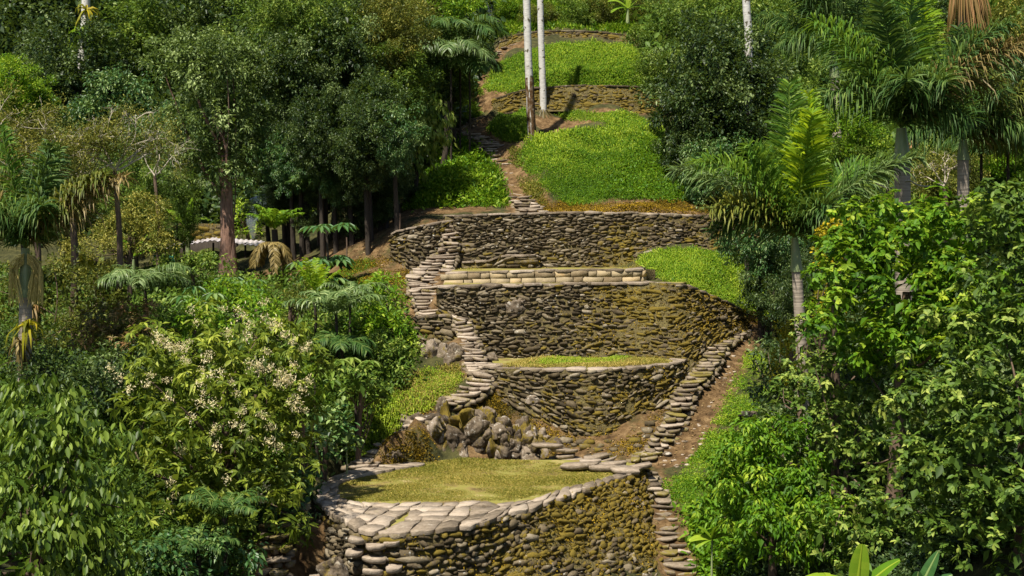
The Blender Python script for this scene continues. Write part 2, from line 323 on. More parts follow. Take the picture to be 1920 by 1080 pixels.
W['t5'] = (line([(861, 406, 53.6), (862, 404, 52.3), (950, 401, 52.4), (1060, 399, 52.7), (1150, 399, 52.9), (1250, 402, 53.1), (1330, 405, 53.5), (1385, 408, 54.1), (1440, 412, 55)]),
           line([(852, 506, 53.0), (855, 506, 51.5), (950, 504, 51.6), (1060, 504, 51.8), (1150, 500, 52), (1250, 488, 52.2), (1330, 482, 52.6), (1385, 482, 53.2), (1440, 485, 54.2)]))
W['t5low'] = (line([(866, 492, 51.0), (930, 488, 50.9), (938, 480, 50.9), (1000, 479, 51.0), (1010, 482, 51.6)]), line([(866, 506, 50.9), (930, 506, 50.8), (938, 505, 50.8), (1000, 504, 50.9), (1010, 504, 51.5)]))
W['t5left'] = (line([(733, 439, 52.6), (780, 425, 52.2), (822, 417, 52.4), (852, 413, 52.9)]), line([(732, 488, 52.3), (780, 512, 51.6), (822, 515, 51.6), (848, 500, 51.9)]))
W['t6'] = (line([(925, 186, 70.3), (960, 175, 70.5), (1000, 166, 71.0), (1060, 161, 71.4), (1130, 161, 71.6), (1200, 163, 72.1), (1240, 168, 73)]),
           line([(922, 215, 69.9), (960, 208, 70.1), (1000, 205, 70.3), (1060, 205, 70.5), (1130, 211, 70.7), (1200, 216, 71.3), (1245, 220, 72)]))
W['t6low'] = (line([(862, 240, 69.2), (890, 222, 69.8), (925, 214, 70.0), (960, 208, 70.2)]), line([(868, 250, 69.0), (892, 247, 69.1), (925, 240, 69.2), (962, 232, 69.5)]))
W['t7'] = (line([(938, 74, 79.8), (985, 62, 80), (1050, 58, 80.3), (1120, 60, 80.6), (1190, 68, 81)]),
           line([(930, 104, 78.9), (985, 86, 79.4), (1050, 82, 79.7), (1120, 84, 80), (1195, 84, 80.6)]))

# stairs: (px, py, D, width in px)
STAIR = {
 'upper': [(1005, 397, 57.2, 52), (985, 378, 58.6, 50), (962, 350, 60.6, 44), (948, 320, 62.6, 42), (938, 290, 64.8, 40), (915, 265, 66.8, 42), (885, 250, 68.3, 34), (862, 240, 69.6, 30)],
 'left': [(852, 414, 53.0, 30), (848, 440, 52.0, 34), (838, 468, 51.1, 42), (820, 492, 50.1, 70), (806, 516, 48.8, 82), (798, 540, 47.4, 62), (806, 566, 46.2, 56), (812, 590, 45.0, 56)],
 'mid': [(866, 594, 44.6, 30), (876, 622, 43.9, 34), (884, 650, 43.1, 40), (896, 680, 42.2, 48), (916, 694, 41.5, 60)],
 'turn': [(906, 699, 41.2, 50), (898, 716, 40.8, 52), (872, 736, 40.4, 60), (840, 752, 40.0, 44)],
 'low': [(790, 780, 39.3, 22), (760, 800, 38.9, 26), (735, 825, 38.4, 34), (705, 848, 37.9, 50), (675, 868, 37.3, 60)],
 'right': [(1196, 866, 38.2, 52), (1228, 836, 38.9, 46), (1252, 806, 39.7, 44), (1272, 770, 40.6, 42), (1282, 735, 41.5, 42), (1306, 706, 42.5, 44), (1330, 678, 43.8, 38), (1342, 652, 45.0, 38), (1362, 632, 46.4, 36), (1398, 614, 48.0, 30)],
 'down': [(1213, 884, 37.0, 40), (1226, 912, 36.3, 44), (1240, 945, 35.6, 50), (1252, 985, 34.8, 58), (1266, 1030, 34.0, 66), (1288, 1085, 33.0, 74), (1300, 1140, 32.2, 80)],
 'far': [(925, 116, 77.6, 36), (945, 98, 78.8, 34), (965, 82, 79.4, 30)],
 'shade': [(545, 935, 31.6, 60), (520, 985, 30.9, 70), (510, 1040, 30.2, 80), (500, 1090, 29.6, 80)],
}
# ------------------------------------------------------------------ terrain
C = []
for k, (t, b) in W.items():
    if k == 't1':
        for p in b: C.append(p + [0, 0, .3])
        for p in t: C.append(p - out_dir(p) * 1.0 + [0, 0, -.15])
        continue
    for p in resample(b, max(3, int(np.linalg.norm(b[-1] - b[0]) / 1.2))): C.append(p + [0, .12, 0.03])
    if k in ('t5low', 't3low', 't6low', 't5left'):
        for p in resample(t, 4): C.append(p + [0, .8, -.05])
        continue
    for p in resample(t, max(3, int(np.linalg.norm(t[-1] - t[0]) / 1.2))): C.append(p + [0, .9, -.1])
for k, l in STAIR.items():
    q = np.array([at(*p[:3]) for p in l]); q = resample(q, max(3, len(l)))
    for p in q: C.append(p + [0, 0, -.14])
PTS = """900 832 39.6;1000 845 39.5;1110 838 39.3;830 858 38.9;960 860 39.2;1080 862 39.0;1180 850 38.9
1330 760 41.5;1262 850 38.8;1290 820 39.6;1350 700 44;1400 660 46;1290 900 36.6;1310 960 35;1340 1050 33.4;1400 740 42.6;1370 850 38;1450 640 47;1470 606 50.5
760 520 49.5;720 500 51;700 470 53;650 500 52;680 530 49;740 560 47;700 600 45;760 640 43.5;740 700 41.5;840 700 42;800 720 41;700 760 39.5;640 820 38;600 880 35.5
860 640 43.6;880 760 40.2;800 800 39.3;720 870 37.2
560 540 52;620 450 57;700 420 58;760 400 58;820 396 57;900 398 56.5;560 470 58;500 500 57;430 522 56;350 530 56;300 500 60;200 520 58;100 540 56
460 470 63;380 480 63;300 470 64;500 440 65;600 400 66;680 380 66
560 600 46;450 640 43;300 700 39;150 750 36;0 800 33;-200 850 30;400 800 36;500 850 34.5;560 930 32.3;480 1000 31;440 1100 29;300 1000 29;100 1050 26;-100 1100 24;200 1200 24
1000 394 57.5;1120 394 57.5;1250 396 58;1350 400 58.5;1450 405 58
1120 360 60;1120 330 62;1120 290 65;1120 255 67.3;1050 260 67;1000 280 65;1000 330 62;1250 340 63;1300 300 66;1200 270 67;1320 380 60.5
960 240 68.6;1000 236 69.2;1060 242 69.0;1140 240 69.3;1200 235 70;1020 212 70.0;1130 218 70.2;1180 222 70.4
870 340 62;870 300 65;840 260 68;800 330 64;780 380 60;900 380 58.5
1300 230 71;1400 300 66;1450 380 60;1500 450 55;1600 380 58;1700 350 58;1800 330 60;1950 300 62;2100 280 64
930 165 73.5;1000 140 74.5;1080 120 76.5;1080 95 78.6;1180 130 76.5;1210 150 75;930 130 76;960 110 77.5;900 170 73
1080 45 86;1080 10 92;950 30 88;1250 60 84;1250 150 78;1200 0 94;850 120 80;850 40 92
700 250 78;600 200 84;400 250 82;200 260 84;0 280 84;-300 300 86;600 50 100;300 80 100;0 100 102;-300 120 104
1400 150 82;1600 200 76;1800 180 78;2000 160 80;1500 30 96;1800 20 100;2100 0 104
1350 480 52.5;1300 478 52.3;1240 492 51.6;1300 520 49.5;1380 560 48.6;1430 590 49;1220 510 49.5
1500 600 48;1600 560 46;1750 520 44;1900 500 42;2100 480 40;1520 720 42;1650 760 36;1850 780 31;2050 780 28
1450 860 37;1480 1000 32.5;1650 1000 29;1850 1020 26;2050 1050 24;1450 1150 30;1700 1250 23;2000 1300 20;1380 950 34.5"""
for r in PTS.replace("\n", ";").split(";"):
    C.append(at(*[float(v) for v in r.split()]))
for x in (-60, -30, 0, 30, 60):
    C.append(np.array([x, 120, 34.])); C.append(np.array([x, 160, 62.])); C.append(np.array([x, 22, -9.5])); C.append(np.array([x, 14, -9.]))
C = np.array(C)
_, ix = np.unique(np.round(C[:, :2], 1), axis=0, return_index=True); C = C[ix]
def phi(r): return np.sqrt(r * r + .02)
K = phi(np.hypot(C[:, None, 0] - C[None, :, 0], C[:, None, 1] - C[None, :, 1])) + np.eye(len(C)) * -.05
wts = np.linalg.lstsq(np.block([[K, np.ones((len(C), 1))], [np.ones((1, len(C))), np.zeros((1, 1))]]), np.r_[C[:, 2], 0], rcond=None)[0]
GX = np.r_[np.arange(-70, -20, 1.0), np.arange(-20, 20, .22), np.arange(20, 71, 1.0)]
GY = np.r_[np.arange(12, 28, .6), np.arange(28, 72, .22), np.arange(72, 96, .45), np.arange(96, 165, 2.0)]
X, Y = np.meshgrid(GX, GY, indexing='ij')
Z = np.full(X.shape, wts[-1])
for c, w in zip(C, wts[:-1]): Z += w * phi(np.hypot(X - c[0], Y - c[1]))
P3 = np.stack([X, Y, Z * 0], -1)
Z += (fbm(P3, .55, 3, 4) - .5) * (.38 + .75 * np.clip((Y - 57) / 5, 0, 1)) + (fbm(P3, .12, 9, 3) - .5) * 1.6 * np.clip((np.abs(X) - 8) / 10, 0, 1)

def plan(l): return [tuple(at(*p)[:2]) for p in l]
top = {k: v[0] for k, v in W.items()}
def terr(front, back): return [tuple(p[:2]) for p in front] + [tuple(at(*b)[:2]) for b in back]
POLY = {
 't1': ([tuple(p[:2]) for p in t1o] + [tuple(atz(a, b, ZT)[:2]) for a, b in ((1190, 862), (1080, 858), (1000, 857), (870, 857))], ZT, .45),
 't2': (terr(top['t2'], [(1290, 668, 44.3), (1160, 668, 44.6), (920, 668, 44.6)]), float(top['t2'][3:6, 2].mean()), .4),
 't3': (terr(top['t3'][:7], [(1300, 520, 48.6), (1205, 520, 48), (1000, 525, 47.5), (826, 528, 47.6)]), float(top['t3'][:6, 2].mean()), .35),
 't4': (terr(top['t4'], [(1195, 500, 51.9), (1060, 500, 52), (860, 500, 51.8), (838, 500, 49)]), float(top['t4'][:5, 2].mean()), .3),
 't5': (terr(top['t5'][1:], [(1430, 400, 58), (1250, 398, 57.6), (1000, 397, 57), (862, 400, 56)]), float(top['t5'][1:6, 2].mean()) - .03, .4),
 't6': (terr(top['t6'][2:], [(1240, 160, 74), (1060, 158, 73.3), (990, 162, 73)]), float(top['t6'][2:, 2].mean()) - .15, .4),
}
for a_, b_, d_, r_, h_ in ((1150, 290, 65.5, 2.6, .9), (1060, 330, 62.5, 1.8, .7), (1230, 330, 62.5, 2.0, .7), (955, 235, 69, 1.3, .8), (1140, 232, 69.8, 1.4, .5), (1060, 125, 76.5, 2.6, .9), (1160, 130, 76, 2.4, 1.0), (960, 150, 75, 1.6, .6), (1320, 510, 51, 1.6, .6), (1250, 485, 52, 1.0, .4), (870, 330, 62, 1.6, .7), (840, 370, 60, 1.2, .5)):
    q_ = at(a_, b_, d_); Z += h_ * np.exp(-((X - q_[0]) ** 2 + (Y - q_[1]) ** 2) / r_ ** 2)
for k, (poly, z, sh) in POLY.items():
    ins = inpoly(X, Y, poly); d = dist_poly(X, Y, poly + poly[:1])
    m = ins & (d > sh * .8)
    Z = np.where(m, z - .06, Z)
    Z = np.where(ins & ~m, np.minimum(Z, z - .06), Z)
    near = (~ins) & (d < 1.0) & (Z > z - .05) & (Y < np.mean([p[1] for p in poly]))
    Z = np.where(near, z - .3, Z)
def H(x, y):
    x = np.asarray(x, float); y = np.asarray(y, float)
    i = np.clip(np.searchsorted(GX, x) - 1, 0, len(GX) - 2); j = np.clip(np.searchsorted(GY, y) - 1, 0, len(GY) - 2)
    u = np.clip((x - GX[i]) / (GX[i + 1] - GX[i]), 0, 1); v = np.clip((y - GY[j]) / (GY[j + 1] - GY[j]), 0, 1)
    return (Z[i, j] * (1 - u) + Z[i + 1, j] * u) * (1 - v) + (Z[i, j + 1] * (1 - u) + Z[i + 1, j + 1] * u) * v
# bare soil along the paths and on a few patches
soil = np.full(X.shape, .12)
def paint(l, w, s):
    global soil
    d = dist_poly(X, Y, [at(*p[:3]) for p in l]); soil = np.maximum(soil, s * np.clip(1.6 - d / w, 0, 1))
paint(STAIR['upper'], 1.2, .85); paint(STAIR['left'], 1.3, .75); paint(STAIR['mid'], 1.0, .6); paint(STAIR['low'], .9, .6)
paint([(1250, 860, 38.5), (1285, 820, 39.6), (1322, 750, 41.8), (1350, 700, 43.8), (1380, 640, 46.8), (1450, 606, 50)], .7, .9)
paint(STAIR['down'], .8, .65); paint([(920, 178, 72), (905, 150, 74), (925, 116, 77.6), (965, 82, 79.4)], .9, .9)
paint([(1030, 240, 69.2), (1140, 240, 69.4)], .9, .9); paint([(760, 400, 58), (700, 430, 58), (680, 470, 55), (740, 500, 51)], 2.2, .6)
paint([(1000, 392, 57.5), (1400, 396, 58.5)], 1.4, .7); paint([(880, 392, 57.6), (780, 392, 58)], 1.4, .65)
paint([(960, 850, 39.3), (1170, 850, 38.9)], 1.1, .55); paint([(1140, 495, 51.5), (1200, 495, 50.5)], .6, .7)
paint([(960, 300, 64), (1000, 380, 58.2)], .7, .9); paint([(900, 800, 39.6), (1000, 830, 39.6), (1110, 840, 39.3), (1230, 790, 40.3), (1280, 730, 42)], 1.0, .6); paint([(850, 700, 42), (780, 790, 39.3)], .6, .6); paint([(560, 540, 52), (500, 530, 54)], 2.5, .7); paint(STAIR['shade'], 1.5, .7)
paint([(1060, 195, 71), (1200, 205, 71.6)], .5, .7); paint([(1300, 700, 43.4), (1440, 610, 49)], .5, .8); paint([(770, 600, 45), (780, 660, 43.5)], .5, .7)
nx, ny = X.shape
V = np.stack([X, Y, Z], -1).reshape(-1, 3)
i = np.arange(nx - 1)[:, None] * ny; j = np.arange(ny - 1)[None]
fc = np.stack([i + j, i + ny + j, i + ny + j + 1, i + j + 1], -1).reshape(-1, 4)
mb = MB(); mb.add(V, fc); me = mb.mesh('hillside', M['terrain'], smooth=True)
a = me.attributes.new('soil', 'FLOAT', 'POINT'); a.data.foreach_set('value', soil.ravel().astype(np.float32))
link('hillside', me, kind='structure')

def flat(name, poly, z, mat, label=None, step=.18, amp=.05):
    poly = np.array(poly); x0, y0 = poly.min(0); x1, y1 = poly.max(0)
    gx = np.arange(x0, x1 + step, step); gy = np.arange(y0, y1 + step, step); A, B = np.meshgrid(gx, gy, indexing='ij')
    q = np.stack([A, B, A * 0], -1); Zs = z + (fbm(q, .8, 5) - .5) * amp
    ok = inpoly(A, B, poly) & (dist_poly(A, B, list(poly) + [poly[0]]) > .12)
    cell = ok[:-1, :-1] & ok[1:, :-1] & ok[1:, 1:] & ok[:-1, 1:]
    I, J = np.nonzero(cell); n = len(gy)
    f = np.stack([I * n + J, (I + 1) * n + J, (I + 1) * n + J + 1, I * n + J + 1], 1)
    mb = MB(); mb.add(np.stack([A, B, Zs], -1), f); return mb.build(name, mat, smooth=True, kind='structure')
flat('terrace_ground', POLY['t1'][0], ZT - .03, M['lawn'])
flat('terrace_ground', POLY['t2'][0], POLY['t2'][1] - .02, M['lawn'])
flat('terrace_ground', POLY['t3'][0], POLY['t3'][1] - .03, M['lawn'])
flat('terrace_ground', POLY['t4'][0], POLY['t4'][1] - .03, M['lawn'])
flat('terrace_ground', POLY['t5'][0], POLY['t5'][1] - .03, M['lawn'])

# ------------------------------------------------------------------ stones, walls, slabs
def sphere_cube():
    g = [-1, 0, 1]; idx = {}; V = []; Fs = []
    def vid(p):
        if p not in idx: idx[p] = len(V); V.append(p)
        return idx[p]
    for ax in range(3):
        for s in (-1, 1):
            for a in (0, 1):
                for b in (0, 1):
                    q = []
                    for (u, v) in ((a, b), (a + 1, b), (a + 1, b + 1), (a, b + 1)):
                        p = [0, 0, 0]; p[ax] = s; p[(ax + 1) % 3] = g[u]; p[(ax + 2) % 3] = g[v]; q.append(vid(tuple(p)))
                    Fs.append(q if s > 0 else q[::-1])
    return np.array(V, float), np.array(Fs)
SV, SF = sphere_cube()
SN = SV / (np.linalg.norm(SV, axis=1, keepdims=True) ** .62)
def stones(mb, P, U, Vv, Nn, su, sv, sn, tone, moss, jit=.16):
    """one rounded stone per row: centre P, axes U,Vv,Nn and half sizes"""
    n = len(P); q = (SN if jit > .1 else SV * .97)[None] * (1 + rng.normal(0, jit, (n, len(SN), 1)) * .7) + rng.normal(0, jit * .6, (n, len(SN), 3)); q[..., 0] += q[..., 1] * rng.normal(0, .3 if jit > .1 else .02, (n, 1))
    V = P[:, None] + q[..., 0:1] * U[:, None] * su[:, None, None] + q[..., 1:2] * Vv[:, None] * sv[:, None, None] + q[..., 2:3] * Nn[:, None] * sn[:, None, None]
    f = (np.arange(n)[:, None, None] * len(SN) + SF[None]).reshape(-1, 4)
    mb.add(V, f, tone=np.repeat(tone, len(SF)), moss=np.repeat(moss, len(SF)))

def wall(key, label, mossf, course=.2, wid=(.16, .5), coping=True, mat='stone', tone0=.5, cope_w=.5, cope_len=.7, back=.0, block=False, tufts=1.0, fill=0.012, cope_mat='stone_light'):
    tl, bl = W[key]; n = 90
    T = resample(tl, n); B = resample(bl, n)
    s = np.r_[0, np.cumsum(np.linalg.norm(np.diff(T, axis=0), axis=1))]; Ls = s[-1]
    def surf(u, v):   # u metres along, v 0 (top) .. 1 (bottom)
        t = np.stack([np.interp(u, s, T[:, k]) for k in range(3)], -1); b = np.stack([np.interp(u, s, B[:, k]) for k in range(3)], -1)
        return t + (b - t) * v[..., None]
    def frame(u, v):
        e = .08; U = unit(surf(np.minimum(u + e, Ls), v) - surf(np.maximum(u - e, 0), v)); Vv = unit(surf(u, v * 0) - surf(u, v * 0 + 1)); N = unit(np.cross(U, Vv)); return U, Vv, N
    root = thing('retaining_wall', label, 'stone wall', B[n // 2])
    o = base(root)
    mb = MB(); moss_mb = MB()
    hm = float(np.linalg.norm(T - B, axis=1).max()); v = 0.0; cen = []
    y = .04
    while y < hm:
        h = course * rng.uniform(.7, 1.35); u = -rng.uniform(0, .3)
        while u < Ls:
            w = rng.uniform(*wid) * (1.25 if h > course else .95)
            if block: w = rng.uniform(*wid)
            cen.append((u + w / 2, y + h / 2 + (0 if block else rng.normal(0, .018)), w, h)); u += w + (.012 if block else .02)
        y += h
    c = np.array(cen); c = c[(c[:, 0] > 0) & (c[:, 0] < Ls)]
    if not block: c[:, 1] += (fbm(c[:, [0, 1, 1]] * [1, .6, 0] + len(key), .9, 33, 3) - .5) * .38
    c[:, 3] *= 1 if block else rng.uniform(.7, 1.25, len(c))
    c = c[c[:, 1] > .02]
    u = c[:, 0]; hloc = np.linalg.norm(surf(u, u * 0) - surf(u, u * 0 + 1), axis=1); vv = c[:, 1] / hloc
    k = vv < 1.05; c = c[k]; u = u[k]; vv = vv[k]
    P = surf(u, vv); U, Vv, N = frame(u, vv)
    N = N * np.sign(-(N[:, 1:2]) + 1e-6) if key != 't1' else N * np.sign((N * np.array([out_dir(p) for p in P])).sum(1, keepdims=True))
    if key == 't1': U[:, 2] *= .15; U = unit(U); Vv = unit(np.cross(N, U)); Vv *= np.sign(Vv[:, 2:3])
    ms = mossf(P, u / Ls, vv); ms = ms + rng.normal(0, .3, len(ms)) * (0 if block else 1)
    big = rng.random(len(u)) < (.0 if block else .09)
    tone = np.clip(rng.normal(tone0, .27, len(u)) + (fbm(P, .5, 21) - .5) * .5 + .12 * big, 0, 1)
    rot = rng.normal(0, .02 if block else .16, len(u))[:, None]
    U2 = U * np.cos(rot) + Vv * np.sin(rot); V2 = Vv * np.cos(rot) - U * np.sin(rot)
    dep = np.where(block, .1, rng.uniform(.07, .15, len(u))); off = np.where(block, 0, rng.normal(0, .022, len(u))) - .025 * np.clip(ms, 0, 1)
    keep = (rng.random(len(u)) > .03 + .2 * np.clip(ms, 0, 1)) | bool(block)
    sz = np.where(big, rng.uniform(1.2, 1.8, len(u)), 1.0)
    stones(mb, (P + N * off[:, None] - o)[keep], U2[keep], V2[keep], unit(N + rng.normal(0, .0 if block else .08, N.shape))[keep],
           (c[:, 2] * .5 * sz * (1 if block else .98))[keep], (c[:, 3] * .5 * sz * (.97 if block else .98))[keep], dep[keep], tone[keep], ms[keep], jit=.05 if block else .17)
    mb.build('stone_face', M[mat], root)
    # earth and moss behind and between the stones
    nu = max(8, int(Ls / .14)); nv = max(5, int(hm / .14)); uu, ww = np.meshgrid(np.linspace(0, Ls, nu), np.linspace(0, 1.12, nv), indexing='ij')
    Q = surf(uu, ww); e = 1e-3
    U, Vv, N = frame(uu.ravel(), ww.ravel()); N = N.reshape(Q.shape); sg = np.sign(-N[..., 1:2] + 1e-6)
    if key == 't1': sg = np.sign((N * np.array([out_dir(p) for p in Q.reshape(-1, 3)]).reshape(Q.shape)).sum(-1, keepdims=True))
    N = N * sg
    mq = mossf(Q.reshape(-1, 3), (uu / Ls).ravel(), ww.ravel()).reshape(uu.shape)
    dq = fill - .012 + .035 * np.clip(mq, 0, 1) + (fbm(Q, 2.2, 31, 3) - .5) * .12
    Qd = Q + N * dq[..., None] - o
    ii = np.arange(nu - 1)[:, None] * nv; jj = np.arange(nv - 1)[None]
    f = np.stack([ii + jj, ii + nv + jj, ii + nv + jj + 1, ii + jj + 1], -1).reshape(-1, 4)
    mb = MB(); mb.add(Qd, f, tone=np.clip(.35 + .35 * mq[:-1, :-1].ravel(), 0, 1), moss=mq[:-1, :-1].ravel())
    if coping or True:     # the body behind the face, so the wall has thickness
        bk = Q[:, 0] - N[:, 0] * .45 + [0, 0, -.02]; top_ = Qd[:, 0] + [0, 0, -.02]; q = np.concatenate([top_, bk - o, bk - o + [0, 0, -.6]])
        a_ = np.arange(nu - 1); mb.add(q, np.concatenate([np.stack([a_, a_ + nu, a_ + nu + 1, a_ + 1], 1), np.stack([a_ + nu, a_ + 2 * nu, a_ + 2 * nu + 1, a_ + nu + 1], 1)]), tone=.4, moss=.3)
    mb.build('earth_core', M['soil'], root, smooth=True)
    # moss tufts
    nt_ = int(Ls * hm * 260 * tufts)
    u = rng.random(nt_) * Ls; w = rng.random(nt_) * 1.05; P = surf(u, w); ms = mossf(P, u / Ls, w); m = rng.random(nt_) < np.clip(ms * .9 - .12 + (fbm(P, 3, 36) - .5) * .8, 0, 1)
    if m.sum() > 10:
        u, w, P = u[m], w[m], P[m]; U, Vv, N = frame(u, w); sg = np.sign(-N[:, 1:2]) if key != 't1' else np.sign((N * np.array([out_dir(p) for p in P])).sum(1, keepdims=True)); N = N * sg
        D = unit(N * rng.uniform(.4, 1.2, (len(P), 1)) + rng.normal(0, .6, P.shape) + [0, 0, -.2])
        mb = MB(); leaves(mb, P + N * .04 - o, D, rng.uniform(.02, .09, len(P)), rng.uniform(.02, .05, len(P)), np.clip(rng.normal(.45, .2, len(P)) + (fbm(P, 1.2, 35) - .5) * .9, 0, 1), droop=.5)
        mb.build('moss', M['moss'], root)
    if coping:
        nc = max(4, int(Ls / cope_len)); Tt = surf(np.linspace(0, Ls, 120), np.zeros(120)); U, Vv, N = frame(np.linspace(0, Ls, 120), np.zeros(120))
        N[:, 2] = 0; N = unit(N); N *= np.sign(-N[:, 1:2] + 1e-6)
        mb = MB(); paving(mb, Tt + N * .14 - o, Tt - N * cope_w - o, 1, nc, .07, z=.03, jit=.3, tone=.45, tv=.2)
        mb.build('coping', M[cope_mat], root)
    return root

def slab(mb, c, U, Wd, w, d, t, tone, moss=0.0, k=9, tilt=.07):
    """one flat irregular stone; c centre of its top"""
    an = np.linspace(0, 2 * math.pi, k, endpoint=False) + rng.uniform(0, .5) + rng.normal(0, .08, k)
    r = (np.abs(np.cos(an)) ** 4.5 + np.abs(np.sin(an)) ** 4.5) ** (-1 / 4.5) * rng.uniform(.74, 1.06, k)
    tx, ty = rng.normal(0, tilt, 2)
    def ring(s, z): return c + (np.cos(an) * r * s * w / 2)[:, None] * U + (np.sin(an) * r * s * d / 2)[:, None] * Wd + np.array([[0, 0, 1.]]) * (z + tx * np.cos(an) * r * w / 2 + ty * np.sin(an) * r * d / 2)[:, None]
    zz = np.zeros(k)
    V = np.concatenate([ring(.96, zz + rng.normal(0, .01, k)), ring(1.0, zz - t * .2), ring(.95, zz - t * .8), ring(.8, zz - t)])
    a = np.arange(k); b = (a + 1) % k
    fs = [np.concatenate([np.stack([a + i * k, a + (i + 1) * k, b + (i + 1) * k, b + i * k], 1) for i in range(3)]), np.array([list(range(k))]), np.array([list(range(3 * k, 4 * k))[::-1]])]
    mb.add(V, fs, tone=tone, moss=moss)

def paving(mb, O, I, rows, cols, t, z=0.0, jit=.22, tone=.55, tv=.14, gap=.018):
    """fitted flagstones between the outer line O and the inner line I; shared, jittered corners"""
    Or = resample(O, cols + 1, False); Ir = resample(I, cols + 1, False)
    G = Or[:, None] + (Ir - Or)[:, None] * np.linspace(0, 1, rows + 1)[None, :, None]
    G = G.copy(); du = np.linalg.norm(Or[1] - Or[0]); dv = np.linalg.norm(G[:, 1] - G[:, 0], axis=-1).mean()
    J = rng.uniform(-jit, jit, G.shape) * np.array([du, dv, 0]); J[..., 1] = J[..., 1]; G[1:-1, 1:-1] += J[1:-1, 1:-1]; G[1:-1, 0] += J[1:-1, 0] * .5; G[1:-1, -1] += J[1:-1, -1] * .6
    for c in range(cols):
        r0 = 0
        while r0 < rows:
            rr = 2 if (r0 + 2 <= rows and rng.random() < .22) else 1
            q = np.array([G[c, r0], G[c + 1, r0], G[c + 1, r0 + rr], G[c, r0 + rr]]); r0 += rr
            m = q.mean(0); pts = []
            for a in range(4):
                p0 = q[a]; p1 = q[(a + 1) % 4]; pp = q[a - 1]
                pts.append(p0 + (pp - p0) * .13); pts.append(p0 + (p1 - p0) * .13); pts.append((p0 + p1) / 2 + rng.normal(0, .022, 3))
            pts = np.array(pts); k = len(pts); L = np.linalg.norm(pts - m, axis=1, keepdims=True)
            pts = m + (pts - m) * (1 - gap / np.maximum(L, .05)); zz = z + rng.normal(0, .008)
            tilt = rng.normal(0, .012, 2); dz = ((pts - m)[:, :2] * tilt).sum(1)
            def ring(s, h): v = m + (pts - m) * s; v[:, 2] += zz + h + dz; return v
            V = np.concatenate([ring(.985, 0), ring(1, -.012), ring(.98, -t)]); a = np.arange(k); b = (a + 1) % k
            mb.add(V, [np.concatenate([np.stack([a + i * k, a + (i + 1) * k, b + (i + 1) * k, b + i * k], 1) for i in range(2)]), np.array([list(range(k))])],
                   tone=float(np.clip(rng.normal(tone, tv), 0, 1)), moss=float(rng.uniform(0, .25)))

def sm(a, b, x): t = np.clip((x - a) / (b - a), 0, 1); return t * t * (3 - 2 * t)
def pxx(P): return proj(P)[0]
wall('t1', 'lowest and largest retaining wall, stones showing through golden moss, under the oval lawn terrace',
     lambda P, u, v: .2 + .55 * sm(820, 1080, pxx(P)) + (fbm(P, .8, 41) - .5) * 1.9 - .15 * (P[:, 2] < -8.6) * (1 - sm(900, 1050, pxx(P))), course=.115, wid=(.1, .32), fill=-.005, coping=False, tone0=.52, tufts=1.6)
wall('t2', 'rounded dry stone retaining wall under the small grassy terrace, stairs on both sides',
     lambda P, u, v: .1 + .4 * sm(1060, 1260, pxx(P)) + (fbm(P, .9, 42) - .5) * 1.5 + .15 * v, course=.095, wid=(.1,.34), tone0=.5)
wall('t3', 'tallest middle retaining wall, grey stones at left turning to golden moss at right',
     lambda P, u, v: -.05 + .75 * sm(1030, 1220, pxx(P)) + (fbm(P, .8, 43) - .5) * 1.5 + .1 * v, course=.09, wid=(.1, .34), tone0=.5, tufts=1.3)
wall('t3low', 'short dark stone wall below the stair landing, above the boulders', lambda P, u, v: .25 + (fbm(P, .8, 44) - .5) * .8, course=.15, tone0=.4, cope_len=.5)
wall('t4', 'low wall of squared tan stone blocks along the middle terrace', lambda P, u, v: -.2 + (fbm(P, .8, 45) - .5) * .6, course=.2, wid=(.28, .75), mat='stone_tan', block=True, tufts=.4, cope_w=.35)
wall('t5', 'long upper retaining wall with yellow moss patches crossing the whole clearing',
     lambda P, u, v: .12 + .35 * sm(1150, 1280, pxx(P)) + .8 * np.exp(-((pxx(P) - 1165) / 40) ** 2) * sm(.05, .3, v) + (fbm(P, .7, 46) - .5) * 1.25, course=.09, wid=(.1, .34), tone0=.5)
wall('t5low', 'knee high ledge of rough stones at the foot of the long upper wall', lambda P, u, v: .3 + (fbm(P, .8, 47) - .5) * .9, course=.13, tone0=.55, cope_w=.3, cope_len=.5)
wall('t5left', 'curved stone wall with a sun spot put into its colour, left of the long staircase',
     lambda P, u, v: .2 - .8 * np.exp(-((pxx(P) - 790) / 24) ** 2) + (fbm(P, .7, 48) - .5) * .8, course=.1, wid=(.1,.3), tone0=.42)  # moss held back over a patch to stand in for a sun spot
wall('t6', 'weathered brown retaining wall behind the two pale trunks', lambda P, u, v: .85 + (fbm(P, .7, 49) - .5) * 1.3, course=.13, tone0=.3, cope_w=.25, wid=(.12, .4), cope_mat='stone', tufts=1.2)
wall('t6low', 'short dark wall beside the bend at the top of the dirt stairway', lambda P, u, v: .35 + (fbm(P, .5, 50) - .5) * .9, course=.17, tone0=.32, coping=False)
wall('t7', 'highest brown retaining wall near the top of the hill', lambda P, u, v: .75 + (fbm(P, .7, 51) - .5) * 1.3, course=.13, tone0=.3, cope_w=.25, wid=(.12, .4), cope_mat='stone')

